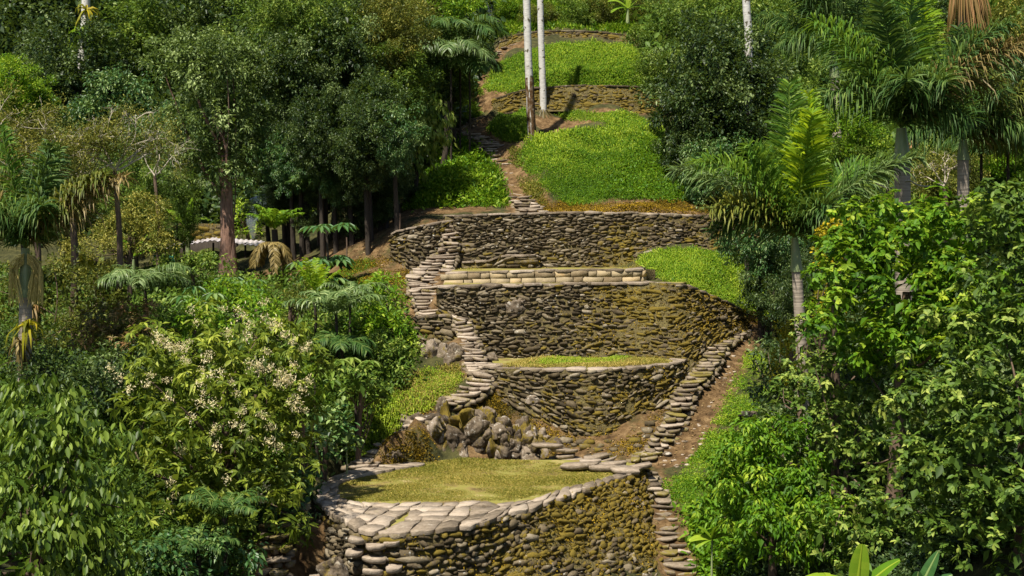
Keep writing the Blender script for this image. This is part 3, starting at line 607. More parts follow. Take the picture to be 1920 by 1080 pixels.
# paving on the rim of the lowest terrace
root = thing('stone_paving', 'pale flagstone paving edging the oval lawn on the lowest terrace', 'paving', t1o[7]); o = base(root)
n = 160; Oo = resample(t1o, n); Ii = resample(t1i, n); band = [np.linalg.norm(Oo[k] - Ii[k]) for k in range(n)]
d0 = np.array([out_dir(p) for p in Oo]); Oo = Oo + d0 * .12
mb = MB(); a = 0
while a < n - 4:
    b = min(n - 1, a + 14); w = float(np.mean(band[a:b])); L = float(np.linalg.norm(np.diff(Oo[a:b + 1], axis=0), axis=1).sum())
    rows = max(1, int(round(w / .55))); paving(mb, Oo[a:b + 1] - o, Ii[a:b + 1] - o, rows, max(1, int(round(L / .68))), .1, z=.05, jit=.36, tone=.6 if a < n * .72 else .4, tv=.18); a = b
mb.build('flagstone', M['stone_light'], root)
root = thing('stone_slab', 'broad flat slabs bridging the lawn corner and the right hand stairs', 'slab', atz(1140, 875, -6.95)); o = base(root)
mb = MB()
for px, py, w, d in ((1085, 869, 1.1, .7), (1130, 873, 1.0, .6), (1175, 877, .9, .6), (1150, 866, .9, .5), (1200, 870, .7, .6), (1110, 862, .7, .5)):
    slab(mb, atz(px, py, -6.85 + rng.uniform(0, .06)) - o, np.array([1, -.1, 0]), np.array([.1, 1, 0]), w, d, .14, rng.uniform(.4, .65))
mb.build('slab_stone', M['stone_light'], root)
for lab, pts in (('two overlapping dark slabs on the mossy bank behind the lawn', ((1018, 832, .55), (1036, 833, .5), (1052, 841, .5), (1068, 843, .45))),
                 ('low stack of thin slabs stepping down to the lawn corner', ((1062, 852, .55), (1068, 858, .6), (1080, 864, .6), (1105, 856, .35), (1125, 852, .4), (1140, 858, .5)))):
    p0 = at(pts[0][0], pts[0][1], 38.9); root = thing('stone_slab', lab, 'slab', p0); mb = MB()
    for px, py, w in pts: slab(mb, at(px, py, 38.75) - p0, np.array([1, 0, 0.]), np.array([0, 1, 0.]), w * 1.25, .5, .1, rng.uniform(.3, .55))
    mb.build('slab_stone', M['stone_light'], root)

def stairs(key, label, n, run=None, tone=.55, moss=.1, thick=.08, multi=True, mat='stone_light', edge=0.0, dirt=.0):
    l = STAIR[key]; q = resample(np.array([[*at(*p[:3]), p[3] * p[2] / F] for p in l]), n)
    root = thing('stone_staircase', label, 'staircase', q[-1][:3]); o = base(root)
    for i_, r in enumerate(q):
        c = r[:3].copy() - [0, 0, .04]; w = r[3] * rng.uniform(.85, 1.1); tn = unit((q[min(i_ + 1, n - 1)] - q[max(i_ - 1, 0)])[:3] * [1, 1, 0]); f = unit(tn * .35 + np.array([0, -1, 0]) * .65) if tn[1] < 0 else np.array([0, -1., 0])
        ang = rng.normal(0, .09); U = np.array([-f[1], f[0], 0]); U = U * math.cos(ang) + f * math.sin(ang); f = np.array([U[1], -U[0], 0])
        if U[0] < 0: U = -U
        mb = MB(); k = 1 if (not multi or w < .55) else int(rng.integers(1, 4)) if w > .9 else int(rng.integers(1, 3))
        cuts = np.sort(np.r_[0, rng.uniform(.25, .75, k - 1) if k < 3 else [.34, .68], 1]); dp = run or .42
        for a, b in zip(cuts[:-1], cuts[1:]):
            cc = c + U * ((a + b) / 2 - .5) * w + rng.normal(0, .02, 3) + f * rng.normal(0, .03)
            slab(mb, cc - o, U, f, (b - a) * w * 1.04 + .02, dp * rng.uniform(.9, 1.25), thick * rng.uniform(.8, 1.3), float(np.clip(rng.normal(tone, .2), 0, 1)), moss=float(np.clip(rng.normal(moss, .2), 0, 1)))
        # rubble packed under the step
        m_ = max(2, int(w / .22)); Pp = c + U * np.linspace(-.48, .48, m_)[:, None] * w + [0, 0, -thick - .07] - o - f * .05
        e = np.ones(m_)
        stones(mb, Pp + rng.normal(0, .02, Pp.shape), np.tile(U, (m_, 1)), np.tile([0, 0, 1.], (m_, 1)), np.tile(f, (m_, 1)), e * .12, e * .09, e * .17, np.clip(rng.normal(.3, .1, m_), 0, 1), e * .4)
        mb.build('step', M[mat], root)
    return root
stairs('upper', 'long dirt and stone stairway climbing between the green banks of the upper slope', 36, tone=.5, moss=.15)
stairs('left', 'wide pale staircase climbing left of the long upper wall to the stair landing', 30, run=.5, tone=.6)
stairs('mid', 'narrow steep steps running down across the tallest middle wall', 19, run=.36, tone=.6)
stairs('turn', 'broad steps turning left below the small grassy terrace', 9, run=.5, tone=.55)
stairs('low', 'stepping stones dropping past the boulders to the left of the oval lawn', 13, run=.4, multi=False, tone=.58)
stairs('right', 'long curving stone stairs beside the dirt path on the right', 40, run=.4, tone=.4, moss=.32)
stairs('down', 'mossy steps descending along the right flank of the lowest wall', 22, run=.4, tone=.33, moss=.42)
stairs('far', 'rough brown steps beside the highest wall', 7, tone=.45, moss=.2)
stairs('shade', 'rough shaded steps at the left foot of the lowest wall', 8, run=.5, tone=.3, moss=.35)
# stair of projecting slabs on the face of the lowest wall
p0 = atz(700, 1000, ZT); root = thing('stone_staircase', 'projecting slab steps climbing the front face of the lowest wall', 'staircase', p0)
for r_ in range(12):
    z = ZT - .2 - r_ * .27
    for (px, w) in ((668 + rng.normal(0, 4), .42), (704, .56), (738 + rng.normal(0, 4), .4)):
        if px == 704 or rng.random() < .85:
            q = atz(px - r_ * 1.2, 1000, ZT); mb = MB()
            slab(mb, np.array([q[0], q[1] - .12 - r_ * .066, z + (0 if px == 704 else .1 + rng.normal(0, .03))]) - p0, np.array([1, 0, 0.]), np.array([0, 1, 0.]), w * rng.uniform(.85, 1.1), .42, .12, rng.uniform(.5, .68), moss=.15)
            mb.build('step', M['stone_light'], root)

# boulders
def boulder(px, py, D, w, h, label, d=None, seed=0, mat='rock', rough=.25):
    c = at(px, py, D); w = w * D / F / 2; h = h * D / F / 2 * .86; d = d or w
    root_z = c[2] - h - .08
    nu, nv = 54, 34; th = np.linspace(0, 2 * math.pi, nu, endpoint=False); ph = np.linspace(0.02, math.pi - .02, nv)
    A, B = np.meshgrid(th, ph, indexing='ij'); n_ = np.stack([np.cos(A) * np.sin(B), np.sin(A) * np.sin(B), np.cos(B)], -1)
    n_ = np.sign(n_) * np.abs(n_) ** .75; q = n_ * [w, d, h] + seed * 7.3
    pl = unit(rng.normal(0, 1, (17, 3)) * [1, 1, .8]); pd = rng.uniform(.62, 1.0, 17); dots = np.maximum((n_ @ pl.T) / (np.linalg.norm(n_, axis=-1, keepdims=True)), .05)
    r = np.min(pd / dots, -1); r = np.minimum(r, 1.2) / np.linalg.norm(n_, axis=-1) * 1.08
    rid = np.abs(fbm(q * [1.6, 1.6, .8], 2.6, 80 + seed, 3) - .5); r = r * (1 - np.clip(.1 - rid, 0, 1) * rough * 6) + (fbm(q, 6, 90 + seed, 3) - .5) * rough * .8
    V = n_ * r[..., None] * [w, d, h] + [0, 0, h]
    i = np.arange(nu)[:, None]; j = np.arange(nv - 1)[None]; i2 = (i + 1) % nu
    f = np.stack([i * nv + j, i * nv + j + 1, i2 * nv + j + 1, i2 * nv + j], -1).reshape(-1, 4)
    mb = MB(); mb.add(V, f, tone=float(rng.uniform(.4, .7)), moss=np.clip((fbm(V.reshape(nu, nv, 3)[:, :-1].reshape(-1, 3) + seed, 1.8, 5) - .5) * 1.8 + .1, 0, 1))
    ob = mb.build('boulder', M[mat], smooth=False, label=label, cat='boulder', group='boulders among the terraces'); ob.location = (c[0], c[1], root_z); return ob
for k, b in enumerate([
 (1000, 860, 38.8, 44, 30, 'small rock at the right end of the outcrop', .4),
 (770, 868, 38.2, 90, 34, 'brown flat rock beside the stepping stones', .5),
 (732, 850, 37.9, 50, 34, 'wedge shaped rock lying across the stepping stones', .5), (775, 785, 39.9, 66, 40, 'dark slanting boulder above the stepping stones', .5),
 (808, 655, 43.2, 42, 60, 'dark upright boulder below the short stone wall', .5), (832, 665, 43.0, 30, 66, 'slender upright boulder between two larger ones', .35),
 (856, 668, 42.9, 46, 70, 'brown furrowed boulder beside the steep steps', .5), (872, 700, 42.4, 40, 46, 'grey boulder left of the foot of the steep steps', .4),
 (922, 670, 43.6, 34, 34, 'round grey boulder right of the steep steps', .35), (968, 572, 44.9, 46, 42, 'large grey boulder built into the middle wall', .25),
 (1000, 745, 40.5, 40, 26, 'pale stone protruding at the left foot of the rounded wall', .3), (1305, 778, 41.4, 14, 12, 'small dark stone beside the right hand stairs', .1),
 (1253, 845, 38.6, 18, 10, 'small pale stone on the dirt path', .12), (1215, 470, 51.8, 18, 12, 'loose stone on the dry bank under the long wall', .15),
 (1405, 772, 40.5, 46, 14, 'flat white stone lying among the leaves on the right', .3), (790, 648, 43.6, 20, 30, 'small dark rock left of the upright boulders', .2),
 (625, 1060, 28.9, 60, 50, 'grey boulder at the left corner of the lowest wall', .4), (600, 1085, 28.9, 50, 50, 'pale lichened boulder at the bottom edge by the slab steps', .4)]):
    boulder(*b[:5], b[5], d=b[6], seed=k, rough=.42 if b[3] > 40 else .25)

def outcrop(label, px, py, D, w, h, d, seed):
    c = at(px, py, D); w *= D / F / 2; h *= D / F / 2; r0 = np.random.default_rng(seed); nu, nv = 260, 110
    A, B = np.meshgrid(np.linspace(0, 2 * math.pi, nu, endpoint=False), np.linspace(.03, math.pi - .03, nv), indexing='ij')
    n_ = np.stack([np.cos(A) * np.sin(B), np.sin(A) * np.sin(B), np.cos(B)], -1); n_ = np.sign(n_) * np.abs(n_) ** .8
    P = n_ * [w, d, h]; prof = 1 - .3 * np.clip(n_[..., 0] + .1, 0, 1) ; P[..., 2] *= prof
    C_ = r0.uniform(-1.15, 1.15, (80, 3)) * [w, d, h]; sc = np.array([1, 1, .5]); f1 = np.full(P.shape[:2], 9.); f2 = f1.copy(); idv = np.zeros(P.shape[:2])
    for k, q in enumerate(C_):
        e = np.linalg.norm((P - q) * sc, axis=-1); m = e < f1; f2 = np.where(m, f1, np.minimum(f2, e)); tl = r0.normal(0, .55, 3); tlt = np.where(m, ((P - q) * tl).sum(-1), 0 if k == 0 else tlt); idv = np.where(m, r0.uniform(), idv); f1 = np.minimum(f1, e)
    N = unit(n_ / [w, d, h]); disp = .2 * np.clip((f2 - f1) / .12, 0, 1) ** .7 + np.clip(tlt, -.25, .25) + .22 * (idv - .5) + (fbm(P, 3, seed, 4) - .5) * .22 - np.clip(.09 - np.abs(fbm(P * [1, 1, .5], 4, seed + 9, 3) - .5), 0, 1) * 1.1
    V = P + N * disp[..., None] + [0, 0, h]
    i = np.arange(nu)[:, None]; j = np.arange(nv - 1)[None]; i2 = (i + 1) % nu
    f = np.stack([i * nv + j, i * nv + j + 1, i2 * nv + j + 1, i2 * nv + j], -1).reshape(-1, 4)
    mb = MB(); mo = np.clip(-.08 + .45 * (f2 - f1 < .05) + (fbm(P, 1.3, seed + 3) - .5) * 1.5 + .15 * (N[..., 2] > .5), 0, 1)[:, :-1].reshape(-1)
    mb.add(V, f, tone=np.clip(.45 + (idv - .5) * .5, 0, 1)[:, :-1].reshape(-1), moss=mo)
    ob = mb.build('rock_outcrop', M['rock'], label=label, cat='rock outcrop'); ob.location = (c[0], c[1], c[2] - h); return ob
outcrop('low craggy furrowed rock outcrop between the oval lawn and the stepping stones', 868, 822, 40.0, 190, 118, .9, 5)
outcrop('lower brown rock outcrop merging into the mossy bank, left of the overlapping dark slabs', 968, 836, 39.8, 130, 66, .7, 11)

# ================================================================== vegetation
def rayhit(px, py, d0=26., d1=125., step=.35):
    """where the view through a photograph pixel meets the ground: used to scatter real plants on the ground there"""
    px = np.asarray(px, float); py = np.asarray(py, float); b = (py - 540) / F; ky = CP - b * SP; kx = (px - 960) / F / ky; kz = (-SP - b * CP) / ky
    D = np.full(px.shape, np.nan); prev = np.full(px.shape, 1.0); on = np.ones(px.shape, bool)
    for d in np.arange(d0, d1, step):
        g = kz * d - H(kx * d, np.full(px.shape, d)); hit = on & (g <= 0) & (prev > 0)
        D[hit] = (d - step * np.clip(-g / (prev - g + 1e-9), 0, 1))[hit]; on &= ~hit; prev = g
    P = np.stack([kx * D, D, kz * D], -1); ok = ~np.isnan(D); P[:, 2] = H(P[:, 0], P[:, 1]); return P[ok]
def in_px_poly(poly, n):
    p = np.array(poly, float); lo, hi = p.min(0), p.max(0); q = rng.random((n, 2)) * (hi - lo) + lo
    return q[inpoly(q[:, 0], q[:, 1], poly)]
def grass(label, poly, n, h, w, mat, blades=6, lean=.45, spread=.12, name='grass', style='s', patch=0.0, z=None, tone=.5, tv=.2):
    q = in_px_poly(poly, n)
    P = rayhit(q[:, 0], q[:, 1]) if z is None else np.array([atz(a, b, z) for a, b in q])
    if patch: P = P[fbm(P, .9, 71) > patch]
    n = len(P); P = np.repeat(P, blades, 0); m = len(P)
    cl = np.repeat(np.clip(rng.normal(0, .1, n), -.3, .3), blades) + (fbm(P, .8, 72) - .5) * .8
    hs = h * rng.uniform(.5, 1.25, m) * np.clip(2.6 * fbm(P, 1.1, 73) - .45, .25, 2)
    P = P + rng.normal(0, spread, P.shape) * [1, 1, 0]
    if z is None: P[:, 2] = H(P[:, 0], P[:, 1]) - .02
    A = unit(rng.normal(0, lean, (m, 3)) * [1, 1, .3] + [0, -.1, 1])
    mb = MB(); leaves(mb, P, A, hs, w * rng.uniform(.6, 1.3, m), np.clip(rng.normal(tone, tv, m) + cl, 0, 1), up=unit(rng.normal(0, 1, (m, 3))), style=style, droop=.3)
    return mb.build(name, M[mat], kind='stuff', label=label)

def sphere_pts(n, bias=0.0):
    v = rng.normal(0, 1, (n, 3)); v[:, 2] += bias; return unit(v)
def crown(mb, blobs, L, Wd, dens=1.0, sub=.3, style='d', droop=.2, hang=0.0, out=.7, tone=.5, tv=.2, whorl=0, inner=.25, lump=.25, flat_=1.0):
    """leaves in clumps over each blob (centre, radii)"""
    tips = []
    for c, r in blobs:
        r = np.asarray(r, float); rm = float(r.mean()); ns = max(6, int(3.4 / sub ** 2 * .75))
        d = sphere_pts(ns, .35); sc = c + d * r * rng.uniform(.6, 1.0 + lump, (ns, 1)); rs = sub * rm * rng.uniform(.5, 1.25, ns)
        st = rng.normal(0, .17, ns); tips.append(sc)
        for k in range(ns):
            nl = max(6, int(dens * 4 * math.pi * rs[k] ** 2 / (L * Wd)))
            if whorl:
                nw = max(2, nl // whorl); dd = sphere_pts(nw, .5); Pc = sc[k] + dd * rs[k] * rng.uniform(.45, 1.1, (nw, 1)) * [1, 1, flat_]
                P = np.repeat(Pc, whorl, 0); ax = np.repeat(unit(dd + [0, 0, .6]), whorl, 0); m = len(P)
                A = unit(np.cross(ax, rng.normal(0, 1, (m, 3)))) + ax * rng.uniform(-.1, .55, (m, 1)); tt = np.repeat(rng.normal(0, .1, nw), whorl); up = ax
            else:
                dd = sphere_pts(nl, .25); P = sc[k] + dd * rs[k] * (rng.uniform(0, 1, (nl, 1)) ** .45) * [1, 1, flat_] * 1.05; m = nl
                A = dd * out + rng.normal(0, .6, (m, 3)) + unit(P - c) * .35; tt = 0; up = None
            A = unit(A) + np.array([0, 0, -hang])
            leaves(mb, P, A, L * rng.uniform(.6, 1.2, m), Wd * rng.uniform(.7, 1.2, m), np.clip(tone + st[k] + tt + rng.normal(0, tv, m), 0, 1), up=up, style=style, droop=droop)
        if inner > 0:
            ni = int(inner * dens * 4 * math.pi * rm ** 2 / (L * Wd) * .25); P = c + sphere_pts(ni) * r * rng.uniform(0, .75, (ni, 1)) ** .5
            leaves(mb, P, sphere_pts(ni), L * 1.9, Wd * 2.2, np.clip(rng.normal(tone - .2, .1, ni), 0, 1), style='d')  # inner leaves toned darker, putting the crown's inner shade into their colour
    return np.concatenate(tips)
def ground(x, y): return float(H(x, y))
def limbs(mb, basep, top_r, tips, k=6, r=.12, sag=.0, ):
    tips = np.asarray(tips); 
    for t in tips[rng.choice(len(tips), min(k, len(tips)), replace=False)]:
        s = rng.uniform(.45, .9); t = t * .92; a = basep[int(s * (len(basep) - 1))]; mid = (a + t) / 2 + rng.normal(0, .12, 3) * np.linalg.norm(t - a) + [0, 0, -sag]
        q = resample([a, mid, t], 7); tube(mb, q, np.linspace(r, r * .25, 7), 5)
def blob(px, py, D, r, ry=None, rd=None):
    c = at(px, py, D); R = r * D / F; return c, np.array([R, R * (rd or .8), (ry or r) * D / F])
def plant(name, label, cat, blobs, L, Wd, mat, trunk=.12, bark='bark', bpx=None, limb_n=6, group=None, flower=0, vines=0, leafname='crown', **kw):
    """a tree or shrub with its own crown of leaf clumps, limbs and trunk"""
    bl = [blob(*b) for b in blobs]; cc = np.mean([b[0] for b in bl], 0)
    if bpx: p = at(*bpx); x, y = p[0], p[1]
    else: x, y = cc[0] + rng.normal(0, .2), cc[1] + .15
    g = min(ground(x, y), cc[2] - .3); o = np.array([x, y, g]); root = thing(name, label, cat, o, group)
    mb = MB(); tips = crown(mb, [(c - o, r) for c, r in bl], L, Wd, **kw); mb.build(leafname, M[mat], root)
    top_ = cc - o; q = resample([[0, 0, -.3], [top_[0] * .25 + rng.normal(0, .1), top_[1] * .25, top_[2] * .5], top_ * [.8, .8, 1]], 12)
    mb = MB(); tube(mb, q, np.linspace(trunk, trunk * .45, 12) * (1 + .5 * np.exp(-np.arange(12) * 1.2)), 9, lump=.25); mb.build('trunk', M[bark], root, smooth=True)
    mb = MB(); limbs(mb, q, 0, tips, limb_n, trunk * .25); mb.build('branch', M[bark], root, smooth=True)
    if vines:
        for k in range(vines):
            t = tips[rng.integers(len(tips))]; ln = rng.uniform(.5, 1.0) * max(1.0, t[2]) * .8; mb = MB()
            tube(mb, np.array([t + [math.sin(s * 3) * .12, 0, -ln * s] for s in np.linspace(0, 1, 9)]), .0005 * y, 4, tone=.7); mb.build('liana', M['bark'], root)
    return root, tips, o

# ---- shared crowns for the trees of the far forest
def proto(mat, **kw):
    mb = MB(); R = 3.0; bl = [(np.array([0, 0, 0.]), np.array([3, 2.7, 2.4])), (np.array([1.6, -.5, -1.4]), np.array([1.9, 1.7, 1.5])), (np.array([-1.7, .3, -1.1]), np.array([1.8, 1.7, 1.6])), (np.array([.3, -.6, -2.6]), np.array([2.0, 1.8, 1.4]))]
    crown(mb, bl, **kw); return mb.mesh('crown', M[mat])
PR = {
 'dark': proto('dark', L=.26, Wd=.12, dens=.85, sub=.25),
 'darkb': proto('blue', L=.3, Wd=.13, dens=.75, sub=.27, hang=.5),
 'mid': proto('mid', L=.26, Wd=.12, dens=.8, sub=.22), 'pale': proto('pale', L=.26, Wd=.12, dens=.8, sub=.23),
 'olive': proto('olive', L=.24, Wd=.1, dens=.75, sub=.25),
 'bright': proto('bright', L=.28, Wd=.13, dens=.8, sub=.23),
}
TR = MB(); tube(TR, [[0, 0, -1.0], [.1, 0, 0], [0, .1, .5], [.05, 0, 1.0]], [.16, .12, .09, .05], 8, lump=.3); TRM = TR.mesh('trunk', M['bark_dark'], smooth=True)
def forest(px, py, D, r, kind, label, sq=1.0, group='trees of the forest slopes', rot=None):
    c = at(px, py, D); R = r * D / F / 3.0; g = min(ground(c[0], c[1]), c[2] - 1); o = np.array([c[0], c[1], g]); root = thing('forest_tree', label, 'tree', o, group)
    k = link('crown', PR[kind], root); k.location = (0, 0, c[2] - g); k.scale = (R, R, R * sq); k.rotation_euler = (0, 0, rng.uniform(0, 6.28) if rot is None else rot)
    if D < 62 and px < 800 and py < 340:
        k2 = link('hanging_foliage', PR[kind], root); k2.location = (rng.uniform(-.3, .3) * R, -.3, max(1.2 * R, c[2] - g - 2.6 * R)); k2.scale = (R * .72, R * .6, R * .8); k2.rotation_euler = (0, 0, rng.uniform(0, 6.28))
    t = link('trunk', TRM, root); t.location = (0, 0, 0); t.scale = (1.0, 1.0, c[2] - g); return root

# ---- palms and fronds
def frond(mb, C, d0, L, droop=.9, ll=.6, lw=.035, n=46, plume=.5, hangl=.8, tone=.5, roll=0.0, stem=.03, rib=None, tv=.15, start=.1, dense=1.0):
    d0 = unit(d0); ts = np.linspace(0, 1, 16); D_ = unit(d0[None] + np.array([0, 0, -1.])[None] * (droop * ts ** 1.6)[:, None] * 1.6)
    q = C + np.r_[[np.zeros(3)], np.cumsum(D_[:-1] * L / 15, 0)]
    tube(rib if rib is not None else mb, q, np.linspace(stem, stem * .2, 16), 5, tone=.75)
    n = int(n * dense); t = np.repeat(np.linspace(start, 1, n), 2); sgn = np.tile([1, -1], n); P = np.stack([np.interp(t, ts, q[:, k]) for k in range(3)], 1); T = unit(np.stack([np.interp(t, ts, D_[:, k]) for k in range(3)], 1))
    side = unit(np.cross(T, np.array([0, 0, 1.]) + d0 * .2)); upv = np.cross(side, T)
    a = roll + rng.normal(0, plume, len(t)) + .25; S_ = side * sgn[:, None] * np.cos(a)[:, None] + upv * np.sin(a)[:, None]
    A = S_ * 1.0 + T * rng.uniform(.45, 1.0, (len(t), 1)) + rng.normal(0, .05, P.shape)
    prof = np.clip(np.sin(np.pi * (.1 + .86 * t)), .25, 1) ** .6
    leaves(mb, P, A, ll * prof * rng.uniform(.85, 1.12, len(t)), lw * rng.uniform(.8, 1.2, len(t)), np.clip(rng.normal(tone, tv, len(t)), 0, 1), up=unit(upv + rng.normal(0, .3, P.shape)), style='s', droop=hangl * .5)
def palm(label, crown_px, D, base_px, fronds, tr=.17, shaft=.9, name='palm_tree', group='palms', ll=.75, trunk_mat='palm_trunk', shaft_px=None, cat='palm', hg=.55):
    """fronds: (angle from upright in degrees, clockwise as seen; towards the viewer; length m; droop; material)"""
    C = at(*crown_px, D); b = at(*base_px, D); g = min(b[2], ground(b[0], D)) - .1; o = np.array([b[0], D, g]); root = thing(name, label, cat, o, group)
    ax = C - o; mid = ax * .5 + [rng.normal(0, .05), 0, 0]; q = resample([[0, 0, 0], mid, ax], 14); mb = MB()
    sh = unit(q[-1] - q[-4]); L = np.linalg.norm(ax); k = max(2, int(14 * (1 - shaft / L)))
    tube(mb, q[:k + 1], np.linspace(tr * 1.1, tr * .92, k + 1), 12); mb.build('trunk', M[trunk_mat], root, smooth=True)
    if shaft > 0:
        mb = MB(); tube(mb, q[k:], np.linspace(tr * 1.12, tr * .55, 14 - k) if 14 - k > 1 else tr, 12); mb.build('crownshaft', M['crownshaft'], root, smooth=True)
    for (an, dep, Lf, dr, mt) in fronds:
        a = math.radians(an); d = np.array([math.sin(a), -dep, math.cos(a)]); mb = MB()
        frond(mb, ax + sh * .02, d, Lf, dr, ll=ll, n=int(30 + Lf * 14), lw=.05, plume=.6, stem=.035, tone=.5, dense=2.2, hangl=hg, start=.06); mb.build('frond', M[mt], root)
    return root
def rosette_palm(px, py, D, n, Lf, label, mat='frond', ll=.4, droop=.7, up=.8, name='understory_palm', cat='palm', lw=.04, hangl=.7, trunk=0, seed=None, plume=.15, group='low palms and ferns', az=None):
    c = at(px, py, D); g = min(ground(c[0], c[1]), c[2]) ; o = np.array([c[0], c[1], g]); root = thing(name, label, cat, o, group); h = c - o
    mb = MB(); tube(mb, resample([[0, 0, -.1], h * .5 + [.03, 0, 0], h], 6), trunk or .05, 7, lump=.3); mb.build('trunk', M['bark_dark'], root)
    for k in range(n):
        a = 2 * math.pi * (k + rng.uniform(-.3, .3)) / n if az is None else math.radians(az[k % len(az)]); d = np.array([math.cos(a), math.sin(a), up * rng.uniform(.7, 1.4)]); mb = MB()
        frond(mb, h, d, Lf * rng.uniform(.8, 1.15), droop, ll=ll, lw=lw, n=int(26 + 5 * Lf), plume=plume, hangl=hangl, stem=.02); mb.build('frond', M[mat], root)
    return root
def paddle(mb, C, d0, L, Wd, droop=.6, tone=.5, tears=.25, fold=.25, n=22):
    d0 = unit(d0); ts = np.linspace(0, 1, n + 1); D_ = unit(d0[None] + np.array([0, 0, -1.])[None] * (droop * ts ** 1.5)[:, None] * 1.5)
    q = C + np.r_[[np.zeros(3)], np.cumsum(D_[:-1] * L / n, 0)]; side = unit(np.cross(D_, [0, -.4, 1.])); upv = np.cross(side, D_)
    w = Wd * .5 * np.sin(np.pi * np.clip(.04 + .93 * ts, 0, 1)) ** .55
    for s in (1, -1):
        k = 0
        while k < n:
            m = min(n, k + (int(rng.integers(2, 5)) if rng.random() < tears else 2)); dz = rng.normal(0, .05) if tears > .2 else 0; idx = np.arange(k, m + 1); e = [q[idx]]
            for f, dr in ((.5, fold * .5), (1, fold * .35)): e.append(q[idx] + side[idx] * s * (w[idx] * f)[:, None] + upv[idx] * (w[idx] * (dr + dz * f))[:, None])
            V = np.stack(e, 1); a = np.arange(len(idx) - 1)[:, None] * 3; b = np.arange(2)[None]
            ff = np.stack([a + b, a + b + 1, a + b + 4, a + b + 3], -1).reshape(-1, 4); mb.add(V, ff, tone=tone + rng.normal(0, .04)); k = m
    tube(mb, q, np.linspace(.035, .008, n + 1), 5, tone=.9)
def broadleaf_plant(px, py, D, leavesp, label, mat='bright', name='banana_plant', cat='banana plant', group='banana plants', Wd=.5, tears=.4, sr=1.0):
    c = at(px, py, D); g = min(ground(c[0], c[1]), c[2] - .2); o = np.array([c[0], c[1], g]); root = thing(name, label, cat, o, group); h = c - o
    mb = MB(); tube(mb, resample([[0, 0, -.1], h * .5, h], 6), np.array([.14, .13, .12, .1, .08, .06]) * sr, 9); mb.build('stem', M['crownshaft'], root, smooth=True)
    for an, dep, L, dr, tn in leavesp:
        a = math.radians(an); mb = MB(); paddle(mb, h, [math.sin(a), -dep, math.cos(a)], L, Wd, dr, tone=tn, tears=tears); mb.build('leaf', M[mat], root, smooth=True)
    return root
def palmate(px, py, D, n, R, label, mat='mid', tiers=2, ht=1.2, name='umbrella_leaf_plant', cat='plant', group='plants with hand shaped leaves', lobes=8, lw=.3):
    c = at(px, py, D); g = min(ground(c[0], c[1]), c[2] - .3); o = np.array([c[0], c[1], g]); root = thing(name, label, cat, o, group); h = c - o
    mb = MB(); tube(mb, resample([[0, 0, -.1], h * .5 + [.05, 0, 0], h], 8), .045, 7); mb.build('stem', M['bark_dark'], root)
    for k in range(n):
        a = 2.4 * k + rng.uniform(-.3, .3); tz = h[2] - (k % tiers) * ht + rng.uniform(-.15, .15); d = np.array([math.cos(a), math.sin(a), .35]); e = np.array([h[0], h[1], tz]) + unit(d) * R * rng.uniform(.9, 1.5)
        mb = MB(); tube(mb, np.array([[h[0], h[1], tz - .1], (np.array([h[0], h[1], tz]) + e) / 2 + [0, 0, .05], e]), .014, 4, tone=.8)
        al = np.linspace(0, 2 * math.pi, lobes, endpoint=False) + rng.uniform(0, 1); A = np.stack([np.cos(al), np.sin(al), np.full(lobes, .05)], 1) + unit(d) * [.25, .25, 0]
        leaves(mb, np.tile(e, (lobes, 1)), A, R * .95, R * lw, np.clip(rng.normal(.55, .12, lobes), 0, 1), up=np.tile([0, 0, 1.], (lobes, 1)), style='r', droop=.55, fold=.1); mb.build('leaf', M[mat], root)
    return root
def bromeliad(px, py, D, R, label, mats=('yellow',), n=34, parent=None, up=.5):
    c = at(px, py, D); root = thing('bromeliad', label, 'bromeliad', c, 'bromeliads on trunks'); mb = MB(); k = n
    leaves(mb, np.zeros((k, 3)) + rng.normal(0, .04, (k, 3)), sphere_pts(k, up), R * rng.uniform(.7, 1.2, k), R * .14, np.clip(rng.normal(.5, .2, k), 0, 1), style='s', droop=.5)
    mb.build('leaf_rosette', M[mats[0]], root); return root

# ---------------------------------------------------------------- grass and low ground cover
grass('tall bright grass fringe along the top of the broad bank', [(1000, 268), (1060, 252), (1150, 240), (1250, 232), (1250, 246), (1150, 256), (1060, 268), (1005, 284)], 2600, .55, .05, 'grass', blades=6, spread=.15, tone=.7)
grass('pale seeding grass on the upper half of the broad bank', [(1000, 285), (1100, 258), (1240, 248), (1230, 290), (1100, 300), (1010, 320)], 2600, .4, .04, 'grass', blades=6, spread=.15, tone=.75, patch=.5)
grass('lush green grass on the broad bank below the pale trunks', [(972, 292), (1010, 262), (1140, 246), (1260, 238), (1310, 300), (1310, 372), (1180, 372), (1070, 384), (1030, 362), (1000, 330)], 17000, .33, .035, 'grass', blades=6, spread=.16, tone=.36, tv=.22)
grass('grass on the small mound left of the pale trunks', [(918, 240), (935, 216), (965, 205), (990, 206), (994, 258), (950, 262)], 2600, .35, .05, 'grass', blades=6)
grass('grass fringe behind the pale trunks', [(1040, 205), (1110, 212), (1190, 214), (1230, 245), (1150, 248), (1130, 228), (1060, 222)], 3600, .42, .05, 'grass', blades=6, tone=.6)
grass('bright grass on the uppermost terrace bank', [(915, 168), (925, 132), (1000, 92), (1085, 84), (1190, 92), (1225, 165), (1060, 160), (1000, 164), (960, 172)], 14000, .36, .04, 'grass', blades=6, spread=.18, tone=.5, tv=.24)
grass('bright green grass mound at the right end of the middle terrace', [(1200, 488), (1260, 468), (1390, 472), (1420, 520), (1440, 590), (1395, 580), (1330, 550), (1240, 520)], 12000, .32, .035, 'grass', blades=6, tone=.62, spread=.13)
